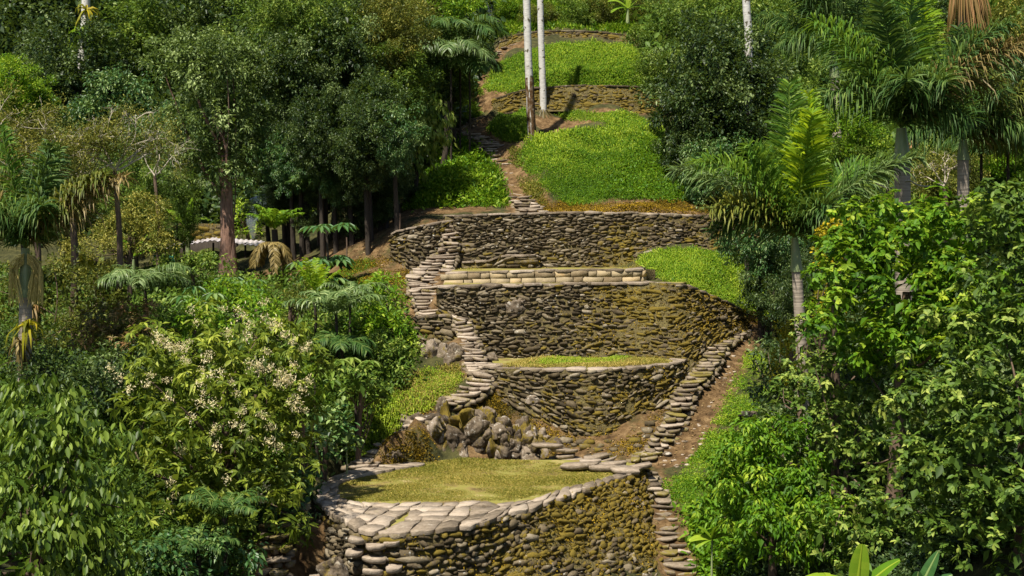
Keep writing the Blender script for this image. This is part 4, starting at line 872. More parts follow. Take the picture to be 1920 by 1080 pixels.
grass('short yellowing grass of the oval lawn', [(690, 888), (760, 872), (870, 860), (1000, 864), (1100, 874), (1155, 890), (1050, 918), (960, 938), (800, 939), (645, 940), (632, 922), (645, 902)], 34000, .075, .018, 'grass_dry', blades=3, lean=.7, spread=.05, z=ZT - .03, tone=.42, tv=.25)
grass('pale grass on the small terrace above the rounded wall', [(930, 688), (980, 676), (1050, 668), (1180, 670), (1260, 680), (1150, 688), (1030, 690)], 9000, .16, .022, 'grass_dry', blades=4, z=POLY['t2'][1], tone=.72, spread=.08)
grass('greener grass tufts at the back of the small terrace', [(1000, 684), (1050, 668), (1180, 670), (1160, 682)], 2500, .22, .022, 'grass', blades=4, z=POLY['t2'][1], tone=.85, spread=.08)
grass('moss and weeds on the brown bank by the stepping stones', [(690, 860), (740, 800), (800, 770), (830, 800), (800, 862)], 2600, .1, .035, 'moss', blades=5, spread=.1, lean=.9)
grass('green weeds on the bank beside the turning steps', [(840, 770), (900, 730), (950, 745), (960, 790), (880, 790)], 1600, .12, .04, 'moss', blades=5, spread=.1, lean=.9, tone=.3)
grass('dry grass strip between the block wall and the long wall', [(840, 508), (1000, 503), (1195, 503), (1210, 492), (1130, 488), (1000, 497), (880, 500)], 5000, .14, .025, 'grass_dry', blades=4, tone=.6, spread=.1)
grass('low green weeds beside the dirt path on the right', [(1265, 905), (1315, 840), (1350, 775), (1380, 705), (1415, 645), (1470, 615), (1450, 760), (1400, 900), (1330, 1010), (1290, 960)], 17000, .16, .035, 'grass', blades=5, spread=.1, tone=.62, lean=.8, patch=.36)
grass('pale green grass bank left of the stepping stones', [(640, 862), (700, 800), (760, 742), (800, 690), (862, 704), (842, 742), (790, 768), (742, 800), (690, 846)], 9000, .3, .03, 'grass', blades=6, tone=.8, spread=.1)
grass('withered grass among the green of the left bank', [(740, 780), (770, 700), (860, 690), (850, 745)], 1800, .34, .03, 'grass_dry', blades=6, tone=.5)
grass('leafy green weeds left of the upper stairway', [(770, 388), (800, 330), (850, 262), (890, 262), (915, 300), (935, 352), (942, 388), (860, 384)], 6500, .4, .07, 'grass', blades=5, spread=.2, tone=.42, style='d')
grass('olive moss and weeds on the brown slope left of the staircase', [(620, 530), (660, 490), (720, 480), (790, 520), (770, 560), (700, 560)], 5000, .14, .04, 'moss', blades=5, spread=.12, lean=.9)
grass('green moss streak on the slope left of the staircase', [(600, 540), (650, 500), (700, 478), (690, 520), (650, 545)], 2600, .14, .045, 'grass', blades=5, spread=.12, lean=.9, tone=.4)
grass('golden moss on the bank between the lawn and the rounded wall', [(890, 750), (940, 760), (1020, 800), (1110, 828), (1230, 780), (1290, 720), (1240, 800), (1190, 850), (1080, 862), (930, 855)], 7000, .1, .035, 'moss', blades=5, spread=.1, lean=.9, patch=.4)
grass('moss beneath the long wall and beside the paths', [(1300, 690), (1340, 640), (1430, 606), (1440, 590), (1330, 560), (1420, 610), (1330, 660)], 3000, .12, .04, 'moss', blades=5, spread=.1, lean=.9)
grass('dry weeds and moss at the foot of the grassy bank', [(1010, 372), (1100, 384), (1350, 375), (1420, 398), (1010, 398)], 4500, .16, .04, 'moss', blades=5, spread=.15, lean=.8, tone=.45)
grass('brown withered grass beside the upper stairway', [(958, 262), (985, 300), (1030, 385), (1005, 385), (975, 345), (955, 300)], 1500, .3, .04, 'grass_dry', blades=5, tone=.25, patch=.4)
grass('pale leafy bank above the highest wall', [(920, 60), (930, 10), (1000, 2), (1190, 2), (1230, 60), (1190, 62), (1050, 52), (985, 56), (938, 68)], 7500, .5, .1, 'grass', blades=5, spread=.3, tone=.55, style='d')
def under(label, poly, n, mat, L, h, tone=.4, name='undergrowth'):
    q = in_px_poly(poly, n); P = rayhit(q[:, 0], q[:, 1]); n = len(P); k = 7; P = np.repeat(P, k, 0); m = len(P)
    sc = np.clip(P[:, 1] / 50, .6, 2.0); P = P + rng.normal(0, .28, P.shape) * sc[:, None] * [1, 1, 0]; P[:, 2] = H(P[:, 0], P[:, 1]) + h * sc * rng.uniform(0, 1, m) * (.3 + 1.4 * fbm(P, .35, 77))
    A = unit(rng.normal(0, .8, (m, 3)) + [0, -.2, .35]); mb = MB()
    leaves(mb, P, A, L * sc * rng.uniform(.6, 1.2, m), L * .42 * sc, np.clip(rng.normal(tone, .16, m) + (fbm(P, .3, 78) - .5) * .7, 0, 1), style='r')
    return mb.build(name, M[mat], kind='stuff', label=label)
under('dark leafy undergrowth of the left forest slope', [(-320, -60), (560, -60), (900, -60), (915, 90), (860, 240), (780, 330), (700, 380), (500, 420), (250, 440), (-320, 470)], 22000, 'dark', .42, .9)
under('leafy undergrowth of the right forest slope', [(1200, -60), (2250, -60), (2250, 430), (1500, 430), (1330, 380), (1300, 250), (1230, 160)], 20000, 'mid', .42, .9, tone=.35)
under('low green undergrowth in the hollow left of the ruins', [(-320, 520), (560, 530), (640, 560), (740, 560), (770, 640), (760, 720), (660, 800), (600, 880), (560, 940), (470, 1000), (440, 1120), (-320, 1120)], 21000, 'mid', .24, .5, tone=.35)
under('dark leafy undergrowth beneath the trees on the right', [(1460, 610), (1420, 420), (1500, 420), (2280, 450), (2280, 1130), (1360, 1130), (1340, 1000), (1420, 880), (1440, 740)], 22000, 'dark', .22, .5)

under('broad leaved weeds among the grass of the large bank', [(1150, 300), (1250, 260), (1320, 300), (1320, 372), (1200, 372), (1120, 360)], 800, 'bright', .15, .2, tone=.4, name='weeds')
under('low ferny weeds left of the upper stairway', [(780, 385), (830, 310), (890, 280), (935, 385)], 900, 'bright', .18, .3, tone=.5, name='weeds')

grass('low green weeds at the foot of the mossy steps on the right', [(1240, 905), (1300, 880), (1345, 900), (1350, 1085), (1310, 1085), (1290, 1000)], 2600, .14, .035, 'grass', blades=5, spread=.1, tone=.5, lean=.8)
grass('weeds on the earth beside the short stone wall', [(770, 640), (790, 690), (700, 700), (690, 640)], 1500, .2, .04, 'grass', blades=5, spread=.12, tone=.45)

def litter(label, poly, n, z=None):
    q = in_px_poly(poly, n); P = rayhit(q[:, 0], q[:, 1]); P[:, 2] += .012; mb = MB(); m = len(P)
    leaves(mb, P, unit(rng.normal(0, 1, (m, 3)) * [1, 1, .15]), rng.uniform(.04, .12, m), rng.uniform(.03, .06, m), np.clip(rng.normal(.5, .25, m), 0, 1), up=unit(rng.normal(0, .3, (m, 3)) + [0, 0, 1]), style='r', droop=0)
    mb.build('leaf_litter', M['litter'], kind='stuff', label=label)
M['litter'] = leaf_mat('frond_dry', [(0, (.08, .04, .015)), (.5, (.26, .17, .07)), (1, (.5, .4, .22))], trans=(.3, .2, .05), tr=.1)
litter('dead leaves scattered on the dirt path at the right', [(1230, 880), (1260, 800), (1330, 690), (1440, 600), (1460, 612), (1380, 700), (1330, 800), (1290, 890)], 1300)
litter('dead leaves on the brown slope under the dark trees', [(600, 500), (700, 400), (860, 385), (850, 405), (740, 440), (730, 520)], 1300)
litter('dead leaves on the earth below the rounded wall', [(1000, 830), (1100, 830), (1230, 780), (1290, 700), (1200, 850), (1050, 862)], 700)
P = rayhit(*in_px_poly([(1225, 880), (1260, 800), (1330, 690), (1440, 600), (1460, 612), (1380, 700), (1330, 800), (1290, 890)], 260).T); n_ = len(P); e_ = rng.uniform(.02, .06, n_); mb = MB()
stones(mb, P, np.tile([1., 0, 0], (n_, 1)), np.tile([0, 1., 0], (n_, 1)), np.tile([0, 0, 1.], (n_, 1)), e_ * 1.3, e_, e_ * .7, rng.uniform(.3, .9, n_), np.zeros(n_)); mb.build('gravel', M['stone_light'], kind='stuff', label='loose pebbles on the dirt path at the right')
P = rayhit(*in_px_poly([(955, 850), (1000, 800), (1110, 830), (1240, 780), (1290, 715), (1250, 800), (1190, 855), (1050, 862)], 230).T); n_ = len(P); e_ = rng.uniform(.04, .15, n_); mb = MB()
stones(mb, P, np.tile([1., 0, 0], (n_, 1)), np.tile([0, 1., 0], (n_, 1)), np.tile([0, 0, 1.], (n_, 1)), e_ * 1.3, e_, e_ * .7, rng.uniform(.1, .9, n_), rng.uniform(0, .7, n_)); mb.build('rubble', M['stone'], kind='stuff', label='half buried stones on the mossy bank below the rounded wall')

# ---------------------------------------------------------------- forest on the left slope
FT = [  # px, py, D, r, kind, label, squash
 (60, 20, 104, 150, 'dark', 'dark tree in the top left corner of the forest'), (250, 5, 106, 130, 'dark', 'dark tree just right of the far white trunk, at the top edge'),
 (150, 115, 88, 95, 'dark', 'rounded green tree below the far white trunk'), (85, 130, 92, 80, 'dark', 'dusky green tree spreading left of the far white trunk'),
 (235, 190, 82, 80, 'darkb', 'dark bluish tree in the hollow under the rounded green tree'), (330, 45, 92, 110, 'mid', 'green crown climbing the slope left of the tallest left tree'),
 (430, 20, 90, 105, 'dark', 'dark crown draped with dry climbers at the top edge'), (500, 60, 84, 85, 'mid', 'mid green tree at the top edge between two big crowns'),
 (20, 160, 78, 62, 'bright', 'yellow green rounded tree at the left edge'), (55, 190, 80, 45, 'bright', 'small yellow green tree next to the rounded one at the left edge'), (10, 260, 84, 90, 'dark', 'shadowy tree behind the yellow green tree at the left edge'),
 (300, 265, 76, 70, 'darkb', 'dark drooping tree behind the bare branches'), (140, 260, 82, 90, 'darkb', 'dark tree in deep shade behind the dead branches'),
 (560, 60, 72, 95, 'dark', 'dense dark tree at top centre left'), (640, 40, 70, 110, 'mid', 'tall leafy tree hung with dry vines at the top'), (740, 50, 70, 105, 'olive', 'brownish green crown beside the feathery palms'),
 (590, 160, 68, 90, 'dark', 'dark tree behind the mossy bare branch'), (690, 150, 66, 90, 'dark', 'glossy green tree in the middle of the left forest'), (770, 140, 67, 80, 'dark', 'dark green tree just left of the feathery palms'),
 (640, 235, 65, 75, 'dark', 'shaded tree over the fern covered trunk'), (720, 240, 64, 70, 'mid', 'green tree hanging over the dark hollow'), (560, 260, 66, 70, 'dark', 'very dark tree between the big left crown and the tree fern'),
 (800, 15, 82, 75, 'bright', 'light green tree at the top edge above the feathery palms'), (880, 20, 86, 50, 'bright', 'light green bush behind the leaning pale trunks'), (1010, 30, 84.5, 36, 'olive', 'olive bush behind the two pale trunks at the top'), (955, 20, 86, 30, 'bright', 'light bush left of the two pale trunks at the top'), (870, 130, 78, 45, 'mid', 'green bush between the feathery palms and the top wall'),
 (905, 190, 73, 28, 'bright', 'bright round bush left of the weathered wall'), (880, 215, 71, 24, 'bright', 'low bright bush by the bend of the stairway'), (725, 300, 63, 55, 'dark', 'dark shrubby tree over the cave like hollow'), (500, 330, 70, 60, 'darkb', 'dark bluish tree behind the smoke'),
 (470, 250, 72, 60, 'dark', 'dark crown behind the right side of the tallest left tree'), (330, 360, 66, 46, 'mid', 'green tree above the old terrace walls at left'), (700, 352, 60, 34, 'dark', 'dark low tree above the left stone wall'),
 (760, 345, 60, 38, 'dark', 'dark green shrub above the curved stone wall'), (230, 330, 64, 60, 'mid', 'light dappled tree behind the dry palm frond'),
 (560, 120, 56, 75, 'dark', 'dark tree crown over the black trunks, behind the mossy branch'), (650, 90, 57, 85, 'dark', 'broad glossy crown at the centre of the left forest'), (735, 150, 57, 75, 'mid', 'leafy crown between the mossy branch and the feathery palms'),
 (600, 230, 54, 60, 'dark', 'dark low crown just above the tree fern'), (685, 240, 53, 64, 'dark', 'glossy crown above the cave like hollow'), (545, 270, 56, 50, 'darkb', 'shadowy drooping crown over the black trunks'), (740, 230, 53, 50, 'darkb', 'dark drooping crown beside the hanging leaf tree'),
 (560, 20, 57, 80, 'mid', 'bright topped crown at the upper edge left of centre'), (740, 40, 58, 75, 'olive', 'crown hung with dry brown climbers at the top edge'), (850, 165, 67, 36, 'mid', 'crown under the feathery palms'), (815, 130, 66, 36, 'darkb', 'dark crown behind the stems of the feathery palms'),
 (570, 345, 59.5, 44, 'dark', 'dark low tree filling the hollow behind the tree fern'), (655, 340, 58.5, 44, 'dark', 'dark low tree right of the tree fern'), (500, 380, 60, 34, 'darkb', 'dark bush between the smoke and the black trunks'), (625, 300, 54.5, 44, 'darkb', 'dark drooping foliage just above the tree fern'),
 (690, 390, 57.5, 30, 'dark', 'dark bush at the mouth of the cave like hollow'), (120, 330, 60, 70, 'pale', 'pale tangled tree behind the tufted palm'), (40, 380, 56, 60, 'olive', 'olive tree behind the tufted palm at the left edge'), (250, 360, 58, 56, 'mid', 'green tree behind the long straw coloured frond'), (330, 420, 56, 40, 'mid', 'low green tree left of the furrowed trunk'),
  (655, 300, 54.5, 46, 'dark', 'leafy crown hanging low right of the tree fern'), (720, 335, 55.5, 42, 'dark', 'dark low crown overhanging the cave like hollow'), (690, 190, 54, 60, 'dark', 'dark crown high above the cave like hollow'), (600, 290, 56.5, 50, 'dark', 'dark crown directly behind the tree fern'), (530, 330, 57.5, 44, 'dark', 'dark crown low between the furrowed trunk and the tree fern'),
  (660, 405, 55, 34, 'dark', 'dark shrub at the foot of the trunks right of the tree fern'), (710, 385, 55.5, 34, 'dark', 'dark shrub nearest the curved stone wall'), (575, 410, 56, 24, 'dark', 'dark shrub between the tree fern and the black trunks'),
 # right slope
 (1250, 60, 78, 60, 'mid', 'bush at the top right of the highest wall'), (1340, 20, 80, 90, 'mid', 'green tree behind the far white trunk on the right'), (1440, 60, 76, 90, 'mid', 'dappled green tree right of the far white trunk'),
 (1250, 130, 66, 55, 'mid', 'rounded tree at the right end of the uppermost bank'), (1310, 140, 63, 100, 'dark', 'wide dark tree with layered boughs right of the uppermost bank'), (1390, 110, 65, 95, 'dark', 'dark crown behind the layered tree'),
 (1400, 210, 62, 95, 'dark', 'dark spreading tree behind the lime green palm'), (1290, 250, 62, 60, 'dark', 'shadowed tree over the right end of the green bank'), (1340, 310, 59, 60, 'darkb', 'deep green tree just above the right end of the long wall'),
 (1500, 170, 70, 80, 'mid', 'light leafy tree behind the slim palm'), (1560, 60, 88, 80, 'mid', 'green tree at the top edge between the palms'), (1500, 300, 58, 60, 'mid', 'tree with shiny leaves under the slim palm'),
 (1590, 235, 52, 58, 'bright', 'rounded bush with yellow green tips beside the slim palm'), (1600, 310, 52, 58, 'mid', 'green bush below the rounded yellow green one'), (1770, 40, 86, 80, 'dark', 'dark round tree near the top right palms'),
 (1870, 70, 76, 95, 'olive', 'pale brownish tree draped in dry climbers at the top right'), (1860, 190, 70, 75, 'olive', 'olive scrub tree beneath the draped tree'), (1930, 150, 66, 60, 'dark', 'dark tree at the right edge'),
 (1780, 330, 54, 70, 'olive', 'shaded scrub tree between the palm trunks'), (1740, 290, 58, 60, 'mid', 'green tree behind the stout palm trunk'), (1890, 270, 56, 60, 'bright', 'bright leafy tree at the right edge'), (1660, 370, 48, 52, 'mid', 'bush at the foot of the stout palm'),
 (1425, 440, 47, 60, 'darkb', 'dark dense tree at the right end of the long wall'), (1450, 540, 46.5, 55, 'dark', 'dark shrubby tree beside the bright grass mound'), (1400, 385, 52, 40, 'dark', 'dark bush overhanging the long wall'),
 (1520, 540, 40, 60, 'dark', 'shaded tree behind the slender ringed palm'), (1070, 28, 84.5, 45, 'mid', 'bush on the bank above the highest wall'), (1130, 15, 85.5, 45, 'olive', 'olive bush at the top between trunk and banana'), (1215, 28, 85, 45, 'olive', 'olive bush right of the hilltop banana'),
]
for f_ in FT: forest(*f_[:6], sq=rng.uniform(.85, 1.1))

# ---------------------------------------------------------------- trees with their own crowns
plant('leafy_tree', 'tallest left tree with pale speckled foliage above a reddish furrowed trunk', 'tree',
      [(400, 130, 56, 105, 60), (330, 110, 56, 60, 45), (455, 160, 56, 65, 60), (400, 230, 56, 95, 60), (385, 310, 56, 85, 45), (460, 270, 57, 55, 60)], .2, .085, 'pale', trunk=.4, bark='bark_red', bpx=(428, 520, 56), tone=.52, dens=.8, sub=.2, limb_n=4, vines=2, hang=.2)
root = thing('bare_tree', 'straight grey brown trunk with a tree fern growing before it', 'tree', at(607, 470, 58)); o = base(root)
mb = MB(); tube(mb, resample([at(607, 480, 58) - o, at(605, 380, 58) - o, at(612, 260, 58) - o, at(600, 120, 58) - o], 14), np.linspace(.24, .17, 14), 12, lump=.3); mb.build('trunk', M['bark'], root, smooth=True)
for k, (a, b, D, r, lb) in enumerate([((575, 500), (560, 250), 57, .17, 'black shaded trunk with flared base left of the fern covered trunk'), ((545, 480), (535, 300), 60, .16, 'slim black trunk in the shade, leftmost of the dark trunks'), ((625, 470), (626, 240), 59, .15, 'dark trunk just right of the fern covered trunk'), ((700, 420), (690, 250), 60, .12, 'thin dark trunk at the edge of the cave like hollow'), ((830, 330), (838, 190), 64, .13, 'thin dark stem beside the upper stairway')]):
    p = at(*a, D); p[2] = min(p[2], ground(p[0], D)); root = thing('dark_tree', lb, 'tree', p, 'dark forest trunks'); t = at(*b, D); mb = MB()
    tube(mb, resample([[0, 0, -.3], (t - p) * .15, (t - p) * .5 + [.1, 0, 0], t - p], 14), r * (1 + 1.1 * np.exp(-np.arange(14) * 1.0)), 10, lump=.5); mb.build('trunk', M['bark_dark'], root, smooth=True)
plant('hanging_leaf_tree', 'tree with hanging yellow and grey green leaves left of the upper stairway', 'tree', [(790, 255, 60, 48, 50), (750, 275, 60, 42, 46), (815, 225, 60, 32, 40), (770, 310, 60, 40, 34)], .28, .12, 'mid', trunk=.14, bark='bark_dark', hang=1.4, tone=.7, dens=.685, sub=.26, bpx=(776, 380, 60), limb_n=3)
plant('sunlit_shrub', 'brilliant yellow green sunlit shrub seen through the gap left of the hanging leaves', 'shrub', [(712, 272, 63, 22, 34), (738, 296, 63, 16, 18)], .22, .1, 'yellow', tone=.5, dens=.6)
for k, (px, py, r, lb) in enumerate([(455, 415, 34, 'lime green bush behind the metal roof, by the smoke'), (560, 395, 30, 'lime bush glowing between the dark trunks'), (655, 395, 30, 'lime climber right of the fern covered trunk'), (525, 440, 22, 'low lime bush at the foot of the dark trunks'), (582, 430, 20, 'small lime bush left of the fern covered trunk')]):
    plant('sunlit_shrub', lb, 'shrub', [(px, py, 64 + k, r, r * .9)], .2, .09, 'bright', tone=.75, dens=.6, group='sunlit lime bushes')
plant('flowering_tree', 'big rounded tree covered with cream blossoms left of the oval lawn', 'tree',
      [(430, 710, 32, 150, 110), (330, 720, 31, 110, 90), (520, 720, 32.5, 90, 100), (400, 830, 30.5, 150, 110), (510, 850, 31, 90, 100), (330, 900, 30, 110, 110), (460, 960, 30, 110, 90)], .24, .08, 'leaf_gold', trunk=.22, whorl=7, tone=.45, dens=.685, sub=.2, tv=.2, limb_n=16, hang=.3)
fr = bpy.data.objects['flowering_tree']; fo = base(fr)
def flower_mesh():
    mb = MB(); k = 40; P = rng.normal(0, .075, (k, 3)); leaves(mb, P, sphere_pts(k, 1.2), rng.uniform(.06, .13, k), .03, np.clip(rng.normal(.6, .2, k), 0, 1), style='d'); return mb.mesh('blossom', M['flower'])
fm = [flower_mesh() for _ in range(3)]
for px, py, n, sx, sy in ((310, 645, 7, 30, 14), (350, 660, 6, 26, 14), (430, 620, 8, 50, 24), (490, 605, 6, 34, 20), (550, 660, 9, 44, 28), (440, 690, 9, 80, 22), (530, 710, 7, 40, 24), (380, 740, 8, 90, 34), (560, 750, 6, 26, 34), (345, 840, 3, 12, 8), (430, 810, 8, 80, 28), (440, 920, 9, 60, 28), (310, 960, 2, 8, 8), (250, 720, 4, 40, 20), (500, 780, 6, 50, 30)):
    for _ in range(n):
        o = bpy.data.objects.new('blossom', fm[int(rng.integers(3))]); S.collection.objects.link(o); o.parent = fr
        a, b = px + rng.normal(0, sx * .8), py + rng.normal(0, sy * .8); D = 28.3 + abs(b - 760) / 300 + max(0, (640 - b)) / 26 + abs(a - 430) / 130
        o.location = [float(v) for v in at(a, b, D) - fo]; s = rng.uniform(.5, .95); o.scale = (s, s, s); o.rotation_euler = (rng.uniform(-.4, .4), rng.uniform(-.4, .4), rng.uniform(0, 6.3))
plant('drooping_leaf_tree', 'foreground tree at the lower left with dense hanging oval yellow green leaves', 'tree',
      [(60, 790, 24, 95, 80), (150, 860, 23.5, 90, 90), (40, 900, 23, 120, 100), (150, 980, 23, 95, 90), (60, 1050, 22.5, 130, 90), (190, 1060, 23, 60, 60), (-110, 860, 24, 90, 100), (-110, 1010, 23, 90, 90)], .19, .088, 'leaf_hang', trunk=.15, style='r', hang=1.6, tone=.62, dens=.68, sub=.22, tv=.2, droop=.1, limb_n=10)
plant('leafy_shrub', 'shrub with reddish young leaves above the blossoms at left', 'shrub', [(235, 615, 37, 75, 40), (190, 640, 37, 50, 34), (270, 660, 36.5, 70, 40)], .15, .05, 'red', tone=.35, dens=.68, whorl=6)
plant('leafy_shrub', 'dark glossy shrub under the reddish leaved one', 'shrub', [(240, 700, 35, 90, 50), (170, 730, 34, 70, 45)], .15, .06, 'dark', tone=.55, dens=.68)
plant('leafy_shrub', 'vivid green shrub just above the cream blossoms', 'shrub', [(340, 605, 37, 46, 34), (390, 600, 37.5, 44, 34)], .18, .08, 'bright', tone=.45, dens=.68)
plant('leafy_shrub', 'lime green shrub touching the top of the blossoms', 'shrub', [(495, 590, 37, 30, 36), (470, 570, 39, 30, 24)], .16, .07, 'bright', tone=.7, dens=.68)
plant('leafy_shrub', 'yellow green weeping shrub at the right shoulder of the flowering tree', 'shrub', [(580, 725, 33, 26, 50), (560, 690, 33, 20, 30)], .16, .06, 'bright', tone=.8, hang=1.2, dens=.68)
plant('leafy_shrub', 'brownish shrub in the middle of the left hollow', 'shrub', [(545, 570, 42, 44, 34)], .14, .06, 'olive', tone=.3, dens=.6)
plant('leafy_shrub', 'rounded mid green shrub near the furrowed trunk', 'shrub', [(420, 555, 44, 44, 28), (470, 550, 44, 30, 22)], .16, .07, 'bright', tone=.5, dens=.68)
plant('leafy_shrub', 'low green shrub at the foot of the metal roofed shelter', 'shrub', [(385, 500, 52, 48, 26), (330, 505, 52, 40, 22)], .18, .08, 'mid', tone=.6, dens=.68)
plant('leafy_shrub', 'bright shrub beside the lower end of the wide staircase', 'shrub', [(715, 560, 44, 44, 44), (730, 620, 43, 40, 44), (690, 610, 43, 34, 40)], .18, .07, 'bright', tone=.55, dens=.68)
plant('leafy_shrub', 'small bright tuft of leaves on the brown slope', 'shrub', [(713, 525, 48, 14, 12)], .16, .07, 'bright', tone=.75, dens=.7)
plant('leafy_shrub', 'dense green shrub left of the upright boulders', 'shrub', [(735, 680, 41, 46, 40), (700, 660, 41.5, 34, 34)], .15, .06, 'mid', tone=.55, dens=.685)
plant('leafy_shrub', 'leafy shrub on the bank left of the pale grass', 'shrub', [(655, 720, 37, 50, 40), (700, 735, 38, 34, 24)], .17, .08, 'mid', tone=.5, dens=.68, whorl=6)
plant('leafy_shrub', 'broad leaved green shrub above the left corner of the lawn', 'shrub', [(610, 800, 35, 44, 40), (640, 830, 35.5, 30, 26), (580, 850, 34, 40, 40)], .2, .12, 'blue', tone=.6, dens=.68, style='r')
plant('leafy_shrub', 'dark hanging shrub against the left flank of the lowest wall', 'shrub', [(560, 920, 32, 48, 50), (540, 990, 31, 40, 40), (500, 950, 31.5, 50, 60)], .17, .08, 'blue', tone=.5, dens=.68, hang=.8)
plant('leafy_shrub', 'dark shrub at the bottom between the two left foreground trees', 'shrub', [(400, 1060, 28, 80, 60), (300, 1060, 27, 60, 60)], .16, .08, 'blue', tone=.4, dens=.68, hang=.6)
plant('scrub_tree', 'dappled yellowish scrub tree left of the furrowed trunk', 'tree', [(270, 400, 53, 55, 34), (230, 440, 52, 60, 34), (180, 480, 50, 55, 40), (290, 460, 52, 44, 22)], .15, .05, 'olive', trunk=.12, tone=.75, dens=.6, tv=.22, limb_n=12, sub=.26)
plant('scrub_tree', 'tangled dark green thicket behind the left palm trunk', 'thicket', [(120, 540, 44, 70, 60), (190, 590, 43, 55, 50), (110, 640, 42, 80, 50), (30, 560, 44, 60, 60), (200, 540, 44, 40, 50)], .14, .06, 'olive', trunk=.1, tone=.25, dens=.6, vines=6, sub=.26)
plant('scrub_tree', 'shaded green thicket at the left edge below the palm', 'thicket', [(20, 660, 38, 70, 50), (100, 700, 36, 70, 40)], .14, .06, 'dark', trunk=.08, tone=.5, dens=.6)
# right foreground
plant('glossy_tree', 'large glossy leaved tree on the right with sunlit yellow green top', 'tree',
      [(1700, 445, 30, 140, 76), (1610, 490, 30, 80, 70), (1800, 470, 29, 100, 70), (1680, 560, 29, 150, 90), (1830, 590, 28, 120, 90), (1600, 620, 30, 80, 70), (1730, 660, 29.5, 120, 80)], .16, .085, 'bright', trunk=.2, style='r', whorl=6, tone=.45, dens=.95, sub=.22, tv=.2, limb_n=6)
plant('glossy_tree', 'dark leafy tree filling the right edge of the picture', 'tree',
      [(1895, 410, 25, 90, 76), (1910, 560, 25, 100, 100), (1850, 700, 25, 130, 120), (1760, 790, 26, 110, 90), (1870, 860, 24, 130, 110), (1760, 920, 25, 110, 100), (1890, 990, 24, 110, 100), (2020, 480, 25, 90, 90), (2040, 660, 25, 100, 110), (2040, 860, 24, 110, 120), (2160, 760, 26, 90, 100)], .14, .075, 'mid', trunk=.18, style='r', whorl=6, tone=.4, dens=.95, sub=.22, tv=.18, limb_n=7)
plant('glossy_tree', 'mid green tree right of the dirt path with scattered yellow leaves', 'tree',
      [(1600, 700, 31, 90, 60), (1560, 780, 32, 80, 60), (1660, 810, 30, 100, 80), (1590, 900, 30, 100, 90), (1690, 970, 28, 100, 80), (1530, 720, 33, 60, 50), (1600, 1010, 28, 90, 70)], .14, .07, 'mid', trunk=.14, whorl=6, style='r', tone=.5, dens=.62, sub=.22, limb_n=12, vines=3)
plant('leafy_shrub', 'bushy shrub with upright pointed bright leaves at the right of the dirt path', 'shrub',
      [(1420, 840, 31, 70, 60), (1490, 850, 31, 70, 60), (1370, 900, 31.5, 50, 50), (1450, 1000, 29.5, 80, 60), (1540, 990, 29, 60, 60), (1420, 930, 30.5, 80, 60), (1510, 930, 30, 50, 60), (1345, 960, 31.5, 36, 40)], .15, .07, 'bright', tone=.38, dens=.95, sub=.24, hang=.9, tv=.18)
plant('leafy_shrub', 'mixed green shrub between the ringed palm and the large glossy tree', 'shrub', [(1545, 640, 33.5, 50, 50), (1480, 740, 36, 40, 36)], .16, .075, 'mid', tone=.55, dens=.7, whorl=6)
plant('leafy_shrub', 'dark shrub behind the bushy shrub with pointed leaves', 'shrub', [(1500, 820, 33, 60, 44), (1440, 790, 34.5, 40, 30)], .18, .08, 'dark', tone=.6, dens=.7)
plant('leafy_shrub', 'yellow leaved climber at the left edge of the large glossy tree', 'shrub', [(1570, 440, 32, 34, 30), (1550, 490, 32, 20, 36)], .13, .06, 'yellow', tone=.55, dens=.7)
plant('leafy_shrub', 'yellow leaved shrub by the ringed palm trunk', 'shrub', [(1548, 575, 33, 30, 24), (1560, 600, 33, 24, 20)], .13, .06, 'yellow', tone=.45, dens=.7)
plant('leafy_shrub', 'yellow tipped shrub at the bend of the dirt path', 'shrub', [(1475, 690, 37, 30, 30), (1480, 630, 38, 24, 30)], .13, .06, 'yellow', tone=.35, dens=.6)
plant('leafy_shrub', 'dark broad leaved shrub between the dirt path and the ringed palm', 'shrub', [(1440, 660, 41, 34, 28), (1450, 730, 39, 46, 40), (1500, 770, 37, 50, 40)], .2, .08, 'dark', tone=.6, dens=.68)
under('large leaved herbs along the bottom right of the lowest steps', [(1300, 960), (1345, 940), (1400, 1000), (1420, 1085), (1320, 1085)], 500, 'bright', .34, .5, tone=.45, name='broadleaf_herbs')

# ---------------------------------------------------------------- palms
FRD, LIM, DRY, PAL = 'frond', 'frond_lime', 'frond_dry', 'frond_pale'
palm('large royal palm with a stout pale trunk and a tall upright frond', (1690, 240), 38, (1700, 372),
     [(2, .1, 4.4, .08, 'frond_fresh'), (13, -.3, 4.2, .1, LIM), (-14, .3, 3.6, .2, FRD), (-31, .2, 4.2, .5, 'frond_fresh'), (-26, -.4, 3.6, .4, FRD), (40, .3, 4.2, .5, DRY), (33, .2, 4.0, .4, FRD), (46, -.2, 3.6, .6, 'olive'), (-45, .3, 3.0, .8, FRD), (25, -.5, 3.4, .3, FRD), (-10, .8, 2.6, .7, FRD), (14, .8, 2.6, .7, FRD), (52, .7, 2.2, .8, FRD)], tr=.24, shaft=1.4, ll=1.25, hg=.45)
palm('slender ringed palm with bright upright fronds, standing right of the mossy wall', (1490, 445), 36, (1512, 715),
     [(-4, .1, 4.1, .05, 'frond_fresh'), (7, -.2, 4.0, .08, LIM), (3, .3, 3.4, .12, LIM), (-24, .2, 2.9, .3, 'frond_fresh'), (-36, .2, 3.7, .6, 'frond_fresh'), (-44, -.2, 3.9, .5, PAL), (-52, .3, 2.8, .6, 'olive'), (43, .2, 3.9, .42, PAL), (38, -.3, 3.4, .4, 'frond_fresh'), (58, .4, 2.6, .7, FRD), (-60, .1, 2.4, .8, FRD), (20, .7, 2.0, .8, FRD)], tr=.15, shaft=1.2, ll=1.05, hg=.3)
